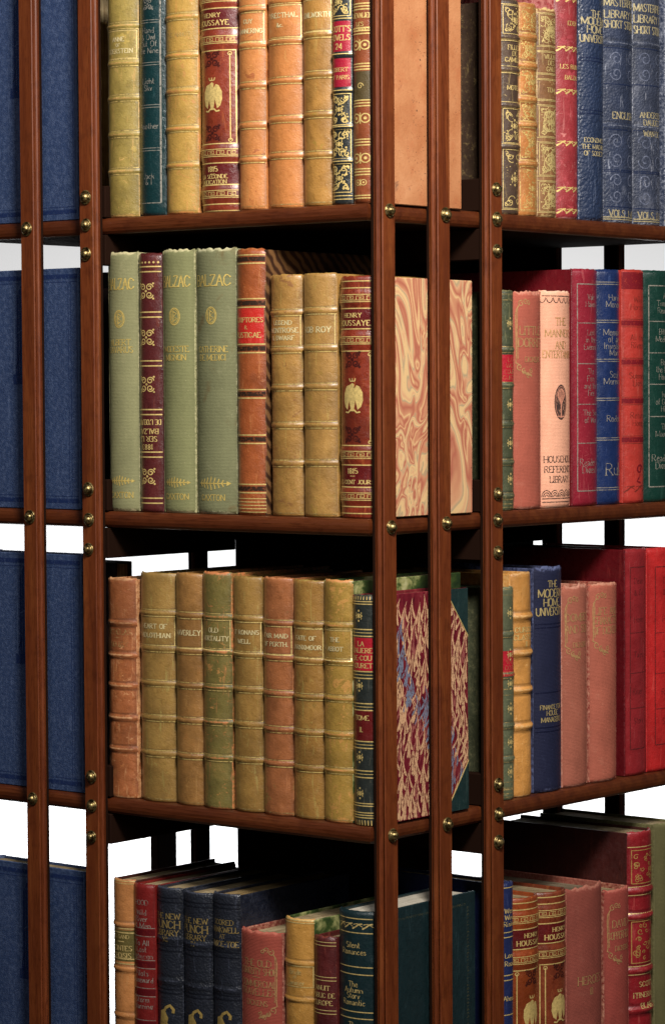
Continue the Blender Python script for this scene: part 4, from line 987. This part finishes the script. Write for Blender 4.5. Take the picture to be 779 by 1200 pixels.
def d2r5(dr):
    H = dr.H
    for y in (15, 60, 106, 152, 199, 258): dr.line(H-y, H-y-2.6, w=1., mat=SILVER)
    for y, s in ((33, 'Hard'), (41, 'Money'), (74, 'Memoirs'), (82, 'of an'), (90, 'Invisible'), (98, 'Man'), (124, 'Soul'), (132, 'Morning'), (176, 'Rodeo')): dr.text(s, H-y, 7.5, serif=False, mat=SILVER, mw=.7, bold=.75)
    dr.text('Rub', 42, 14, serif=True, mat=SILVER, mw=.8, bold=.7)
B('R', 2, 337.0, 374.2, 210, leather((22, 38, 78), (64, 82, 124), .2, .3, mottle=.35, coat=.55), 'glossy royal blue novel on the second right-hand shelf', draw=d2r5, S=1325., amax=46, d=.15)
def d2r6(dr):
    H = dr.H; b = dr.L('dark_band', ink((120, 22, 34), .8)); m = gilt(.8, (150, 60, 50), .4)
    b.ribbon([(-dr.hw, H-13), (dr.hw, H-13)], 20)
    for y in (63, 109, 155, 201): b.ribbon([(-dr.hw, H-y), (dr.hw, H-y)], 6); dr.line(H-y+4.5, H-y-4.5, w=.7, mat=m)
    for y, s in ((35, 'Wild'), (44, 'Horses'), (80, 'All the'), (89, 'Rivers'), (125, 'Summer'), (134, 'Light'), (172, 'Return'), (181, 'Home')): dr.text(s, H-y, 7, serif=False, mat=m, mw=.7, bold=.8)
    dr.L(mat=m).twist(-dr.hw*.9, dr.hw*.9, 17, 8, 1.2); b.spiral(2, 40, 6, 1.2, 0, 1, 2.5); b.ribbon([(3, 34), (-3, 26), (4, 24)], 2.4)
B('R', 2, 374.8, 410.2, 211, leather((160, 48, 40), (200, 104, 88), .25, .36, mottle=.35, coat=.4), 'scarlet novel with dark red bands, right of the royal blue one', draw=d2r6, S=1310., amax=42, d=.15)
B('R', 2, 411.4, 457.5, 211.5, leather((16, 48, 40), (50, 84, 74), .15, .3, mottle=.2, coat=.45), 'dark green novel with silver frame lines, right of the scarlet one', draw=digest([(30, ['A', 'Time to', 'Reason']), (72, ['Bitter', 'Medicine']), (108, ['Bolt', 'the Loss', 'House']), (146, ['Inn', 'of Green', 'Hills']), (184, ['The', 'Moorland'])], SILVER, cross=(60, 97, 134, 172)), S=1290., amax=40, d=.15)

# -- tier three, right-hand bay -----------------------------------------------
B('R', 3, 185.6, 205.6, 183, leather((84, 88, 66), (150, 146, 108), .4, .4, mottle=.5, coat=.25), 'narrow grey green book with red label, left of the yellow tan book', draw=slim((6, 56, 105, 125, 165, 205, 236)), bands=tuple(183*1.39-y for y in (56, 105, 165, 205)), bw=2.4, bh=.0012, S=1390., amax=46, ragged=.001)
B('R', 3, 205.8, 236.4, 194, leather((190, 132, 66), (228, 180, 118), .45, .42, mottle=.6, coat=.3), 'yellow tan leather book with high raised bands on the third right-hand shelf', draw=lambda dr: [dr.text(s, dr.H-y, 6, bold=1.1, mw=.86) for s, y in (('CURIOUS', 68), ('CLASSICS', 77), ('II', 85))], bands=tuple(194*1.385-y for y in (52, 96, 140, 184)), bw=3.2, bh=.0022, S=1385., amax=50, ragged=.0014)
B('R', 3, 237.0, 280.4, 196.8, cloth((34, 37, 62), (100, 108, 146), .4, .6, .4, gain=1.0), 'navy cloth book lettered The Modern Home University, beside the dusty pink Dombey and Son book', draw=lambda dr: [dr.text(s, dr.H-y, h, mat=gilt(1., (206, 182, 124), .2), serif=False, mw=.84, bold=1.1, gap=1.2) for s, y, h in (('THE', 20, 8), ('MODERN', 31, 9.5), ('HOME', 42, 9.5), ('UNIVERSITY', 53, 9.5), ('FINANCE FOR', 168, 5.5), ('HOUSE', 175, 6), ('MANAGERS', 183, 6))]+[dr.L('blind_stamp', ink((22, 26, 54), .8)).ribbon([(-dr.hw*.9, dr.H-y), (dr.hw*.9, dr.H-y)], 1.5) for y in (68, 72, 150, 192, 197)], name='cloth_book', S=1375., amax=34, ragged=.003, page_drop=.005)
B('R', 3, 280.8, 320.8, 178.7, PINK((156, 92, 76), (206, 150, 128)), 'dusty pink cloth book lettered Dombey and Son', draw=dickens([('DOMBEY', 38, 9), ('AND SON', 52, 9)], 71, vz=(80, 16)), name='cloth_book', S=1350., amax=34, ragged=.0024, page_drop=.005)
B('R', 3, 321.2, 365.6, 178.2, PINK((164, 92, 76), (206, 150, 124)), 'dusty pink cloth book lettered Life and Characters of Dickens, beside the large dark red book', draw=dickens([('LIFE AND', 33, 8.5), ('CHARACTER', 44, 8.5), ('OF DICKENS', 56, 8.5)], None, vz=(76, 14)), name='cloth_book', S=1335., amax=34, ragged=.002, page_drop=.005, board=PINK((126, 46, 42)))
OLDL = ink((96, 40, 40), .6)
def faded(dr):
    H = dr.H; h = dr.hw; b = dr.L('faded_tooling', OLDL); b.rect(-h*.6, h*.72, 32, H-22, 1.4)
    for y in (100, 148, 190): b.ribbon([(-h*.6, H-y), (h*.72, H-y)], 1.)
    for y, s in ((38, 'Dean'), (52, '& Co'), (84, 'Home'), (126, 'Tales'), (170, 'Rivers'), (205, 'Story')): b.text(s, h*.06, H-y, 7, h*1.1, .8, False)
B('R', 3, 376.0, 412.3, 206.8, leather((134, 34, 38), (176, 84, 84), .25, .32, mottle=.35, coat=.4), 'large dark red leather book with faded tooling, left of the bright red one', board=leather((84, 14, 20), (130, 40, 40), .15, .3, mottle=.25, coat=.4), draw=faded, S=1310., amax=24, d=.152)
B('R', 3, 412.6, 464.5, 205.8, leather((172, 34, 34), (206, 86, 78), .22, .38, mottle=.45, coat=.4), 'large bright red leather book at the right edge of the photo', draw=faded, S=1285., amax=26, d=.152)

# -- tier four, right-hand bay ------------------------------------------------
B('R', 4, 184.6, 204.2, 180.5+E4, leather((30, 38, 76), (70, 80, 120), .2, .34, mottle=.25, coat=.35), 'narrow navy blue leather book, leftmost on the bottom right-hand shelf', draw=lambda dr: [dr.line(dr.H-y, w=1.2) for y in (6, 60, 66, 112, 118, 160)]+[dr.text(s, dr.H-y, 6, serif=False) for s, y in (('West', 34), ('Wind', 42), ('Rising', 50), ('Long', 88), ('Road', 98), ('Ahead', 140))], S=1400., amax=44)
B('R', 4, 204.2, 247.0, 163.5+E4, CALF_O, 'orange brown calf eagle book right of the narrow navy book, dated 1814', draw=houssaye('1814', [('LA CHUTE', 242)]), S=1400., page_drop=.004, **HS(1400., 163.5+E4))
B('R', 4, 247.0, 289.2, 163+E4, leather((108, 46, 26), (166, 100, 56), .3, .32, mottle=.9, coat=.45), 'darker brown calf eagle book lettered Henry Houssaye, touching the dusty red Heroes volume', draw=houssaye('1815', [('WATERLOO', 242)]), S=1385., page_drop=.004, **HS(1385., 163+E4))
B('R', 4, 289.2, 345.6, 160.5+E4, cloth((120, 60, 50), (172, 112, 94), .45, .78, .6, gain=1.45), 'thick dusty red cloth book lettered Heroes III', draw=lambda dr: [dr.text('HEROES', dr.H-114, 10, mat=VG, mw=.6, bold=.8), dr.text('III', dr.H-128, 8, mat=VG, bold=.8)], name='cloth_book', S=1360., amax=34, ragged=.003, page_drop=.006, page=paper((150, 134, 112), (96, 80, 62)))
B('R', 4, 346.0, 387.2, 151.5+E4, PINK((142, 66, 58), (190, 112, 96)), 'low pinkish red cloth book lettered David Copperfield', draw=dickens([('DAVID', 42, 9), ('COPPERFIELD', 56, 9)], 72, vz=(82, 20)), name='cloth_book', S=1335., amax=34, ragged=.002, page_drop=.005, board=PINK((110, 36, 32)))
def d4r6(dr):
    h = dr.hw; H = dr.H; g = dr.L(mat=gilt(1., (206, 160, 90), .3))
    for a, b in ((22, 62), (108, 158)): 
        g.rect(-h*.8, h*.8, H-b, H-a, 1.)
        rnd = random.Random(a)
        for i in range(26): g.spiral(rnd.uniform(-h*.65, h*.65), H-rnd.uniform(a+4, b-4), rnd.uniform(2, 4), 1., rnd.random()*6, rnd.choice((-1, 1)), .9)
    for y in (18, 66, 76, 98, 106, 162, 172): dr.line(H-y, w=1.)
    dr.text('SCOTT', H-184, 6, mat=g and GOLD); dr.text('ITINERANT', H-197, 6); dr.text('BLAIR', H-210, 6)
B('R', 4, 387.6, 426.4, 199+E4, leather((132, 28, 34), (190, 90, 84), .35, .32, mottle=.45, coat=.45), 'tall glossy crimson leather book with gilt lace panels and raised bands', board=leather((58, 20, 18), (96, 44, 36), .25, .5, mottle=.5), draw=d4r6, bands=tuple(230.2*1.31-y for y in (71, 102, 167, 215)), bw=3.4, bh=.0022, S=1310., amax=52, d=.155, ragged=.0012)
B('R', 4, 427.0, 466.0, 202+E4, cloth((78, 74, 46), (130, 124, 84), .35), 'olive green cloth book right of the tall crimson book with gilt lace panels', name='cloth_book', S=1290., amax=36)

# ================================================================ books in the back bays
BLUE = morocco((44, 62, 98), (92, 108, 142), .22, .5, 1100, .45, coat=.05, mottle=.22)
BLUED = ink((26, 44, 92), .62); PALE = ink((110, 130, 168), .5)
wd = {1: 'top', 2: 'second', 3: 'third', 4: 'bottom'}
for t, hh in ((1, 210.5), (2, 211.5), (3, 209.8), (4, 214.5)):
    r, info = B('BL', t, 4.0, 27., hh, BLUE, 'large blue cloth book with its cover behind the left slats, %s tier' % wd[t], d=.1265, amax=40, name='cloth_book', board=BLUE, lead=.0001)
    bo = info['boards'][1]; w = info['w']
    # cover face: local +x; depth y, height z (mm units); seen from outside y grows to the right
    tl = Tool(lambda x, z, o: (w/2+o, info['recess']+x, z), 1/1000.)
    H = hh
    for q in ((8, 11) if t != 1 else (3.2,)):
        tl.ribbon([(124-q, q+4), (124-q, H-q-4)], .55)
    for z in (9.5, 12, H-9.5, H-12.5): tl.ribbon([(14, z), (124, z)], .6)
    for z in (7.5, H-7.5): tl.ribbon([(12, z), (125, z)], 3.2)
    # stamped column with square foot and arched top
    cx = 58
    tl.blob([(cx-11, 118), (cx+9, 118), (cx+9, 124), (cx+8, 124), (cx+8, 186), (cx+4, 195), (cx-4, 197), (cx-9, 188), (cx-10, 124), (cx-11, 124)])
    tl.blob([(cx-14, 110), (cx+12, 110), (cx+12, 119), (cx-14, 119)])
    tl.build('blind_stamp', BLUED, bo)
    tp = Tool(lambda x, z, o: (w/2+o+.0001, info['recess']+x, z), 1/1000.)
    tp.ribbon([(cx-12, 119), (cx-12, 190)], .5); tp.ribbon([(cx-6, 121), (cx-6, 192)], .3); tp.ribbon([(cx-3, 121), (cx-3, 193)], .3)
    tp.ribbon([(cx-8, 155), (cx-3, 158), (cx+1, 152), (cx+4, 163), (cx+6, 150), (cx+9, 168)], .6); tp.ribbon([(cx-2, 168), (cx+3, 172), (cx+6, 166)], .5)
    tp.ribbon([(125.2, 3), (125.2, H-3)], .6)
    tp.build('blind_stamp', PALE, bo)
B('BL', 1, 28, 66, 205, leather((52, 34, 28), (90, 70, 54), .2, .5), 'dark book behind the blue cloth book on the top tier', d=.125)
B('BL', 4, 28, 38, 205, leather((42, 34, 32), (90, 70, 54), .2, .5), 'thin dark book behind the blue cloth book on the bottom tier', d=.11)
dk = leather((52, 34, 28), (90, 70, 54), .2, .5)
B('BL', 3, 77, 99, 199, dk, 'dark volume at the back, seen over the scuffed orange brown book', d=.097)
B('BL', 2, 113, 172, 213, dk, 'tall dark book on the second tier, seen between left slat and Balzac', d=.12)
B('BL', 2, 60, 110, 196, dk, 'dark book on the second tier behind the left-hand slats', d=.13)
for t in (2, 3):
    for j in range(4):
        B('BR', t, -162-j*50-49.5, -162-j*50, 236-(j % 2)*2, leather(((30, 24, 24), (38, 22, 22), (24, 30, 26), (34, 30, 24))[j], None, .2), 'tall dark volume in the shadowed far bay of the %s tier' % wd[t], d=.14)
B('BR', 1, -330, -272, 236, leather((96, 66, 44), (60, 60, 60), .4, .6), 'brown suede backed volume behind the tan calf cover on the top tier', d=.14)

# ================================================================ studio backdrop
mb = MB()
u = Vector((-.62, .785, 0)).normalized(); v = Vector((u.y, -u.x, 0)); rows = []
for zz in (-1.0, -.5, 0, .5, 1.0, 1.5): rows.append([mb.vert(Vector((-.2, .2, 0))+u*2.3+v*s+Vector((0, 0, zz))) for s in (-1.7, -.8, 0, .8, 1.7)])
for a, b in zip(rows, rows[1:]):
    for i in range(4): mb.face(a[i], a[i+1], b[i+1], b[i])
bd = mb.build('backdrop', plain('white_paper', (243, 244, 246), .9), smooth=True); bd['kind'] = 'structure'; bd['label'] = 'white studio backdrop'
mb = MB(); mb.box((-4, -4, -1.02), (4, 4, -.9995)); fl = mb.build('floor', plain('dark_floor', (52, 48, 46), .9)); fl['kind'] = 'structure'; fl['label'] = 'dark studio floor'
ft = MB(); ft.box((-WX+.03, .03, -.9985), (-.03, WY-.03, ZBOT+.0048), bev=.004); put(ft.build('plinth', mahogany('x', .8), case))

# ================================================================ light
def area(name, loc, tgt, size, power, color=(1, 1, 1), size_y=None, spread=180):
    l = bpy.data.lights.new(name, 'AREA'); l.energy = power; l.color = color; l.size = size; l.spread = math.radians(spread)
    if size_y: l.shape = 'RECTANGLE'; l.size_y = size_y
    o = bpy.data.objects.new(name, l); COL.objects.link(o); o.location = loc
    o.rotation_euler = (Vector(tgt)-Vector(loc)).to_track_quat('-Z', 'Y').to_euler(); return o
area('key_softbox', (.92, -.78, 1.08), (.0, .0, .60), .30, 30, (1, .955, .89), spread=150)
area('strip_softbox', (1.75, -1.25, .95), (-.05, .1, .35), .16, 5.2, (1, .97, .94), size_y=.9)
area('fill_softbox', (-.15, -1.7, 1.35), (-.2, .1, .4), .5, 6.3, (.95, .97, 1))
area('side_softbox', (1.9, .45, 1.25), (-.05, .3, .4), .4, 7.5, (1, .97, .94))
bl = Vector((-.2, .2, 0))+u*1.5
area('backdrop_lamp', (bl.x, bl.y, -.85), Vector((-.2, .2, -.45))+u*2.3, 1.8, 19, size_y=.2, spread=140)
w = bpy.data.worlds.new('World'); sc.world = w; w.use_nodes = True
w.node_tree.nodes['Background'].inputs[0].default_value = (.9, .95, 1, 1); w.node_tree.nodes['Background'].inputs[1].default_value = .03

# ================================================================ camera
cp, yaw, pit, rol = CAM
F = Vector((math.cos(yaw)*math.cos(pit), math.sin(yaw)*math.cos(pit), math.sin(pit)))
Rt = Vector((math.sin(yaw), -math.cos(yaw), 0)); U = Rt.cross(F)
r_ = Rt*math.cos(rol)+U*math.sin(rol); u_ = -Rt*math.sin(rol)+U*math.cos(rol)
cam = bpy.data.cameras.new('camera'); co = bpy.data.objects.new('camera', cam); COL.objects.link(co)
co.matrix_world = Matrix(((r_.x, u_.x, -F.x, cp[0]), (r_.y, u_.y, -F.y, cp[1]), (r_.z, u_.z, -F.z, cp[2]), (0, 0, 0, 1)))
cam.sensor_fit = 'HORIZONTAL'; cam.sensor_width = 36; cam.lens = FOC/779*36; cam.shift_x = -(PPX-389.5)/779; cam.shift_y = (PPY-600)/779
cam.clip_start = .05; cam.clip_end = 50
sc.camera = co
vs = sc.view_settings; vs.view_transform = 'Standard'; vs.look = 'None'; vs.exposure = 0; vs.gamma = 1; vs.use_curve_mapping = False
sc.render.engine = 'CYCLES'; sc.cycles.max_bounces = 6; sc.cycles.transparent_max_bounces = 8
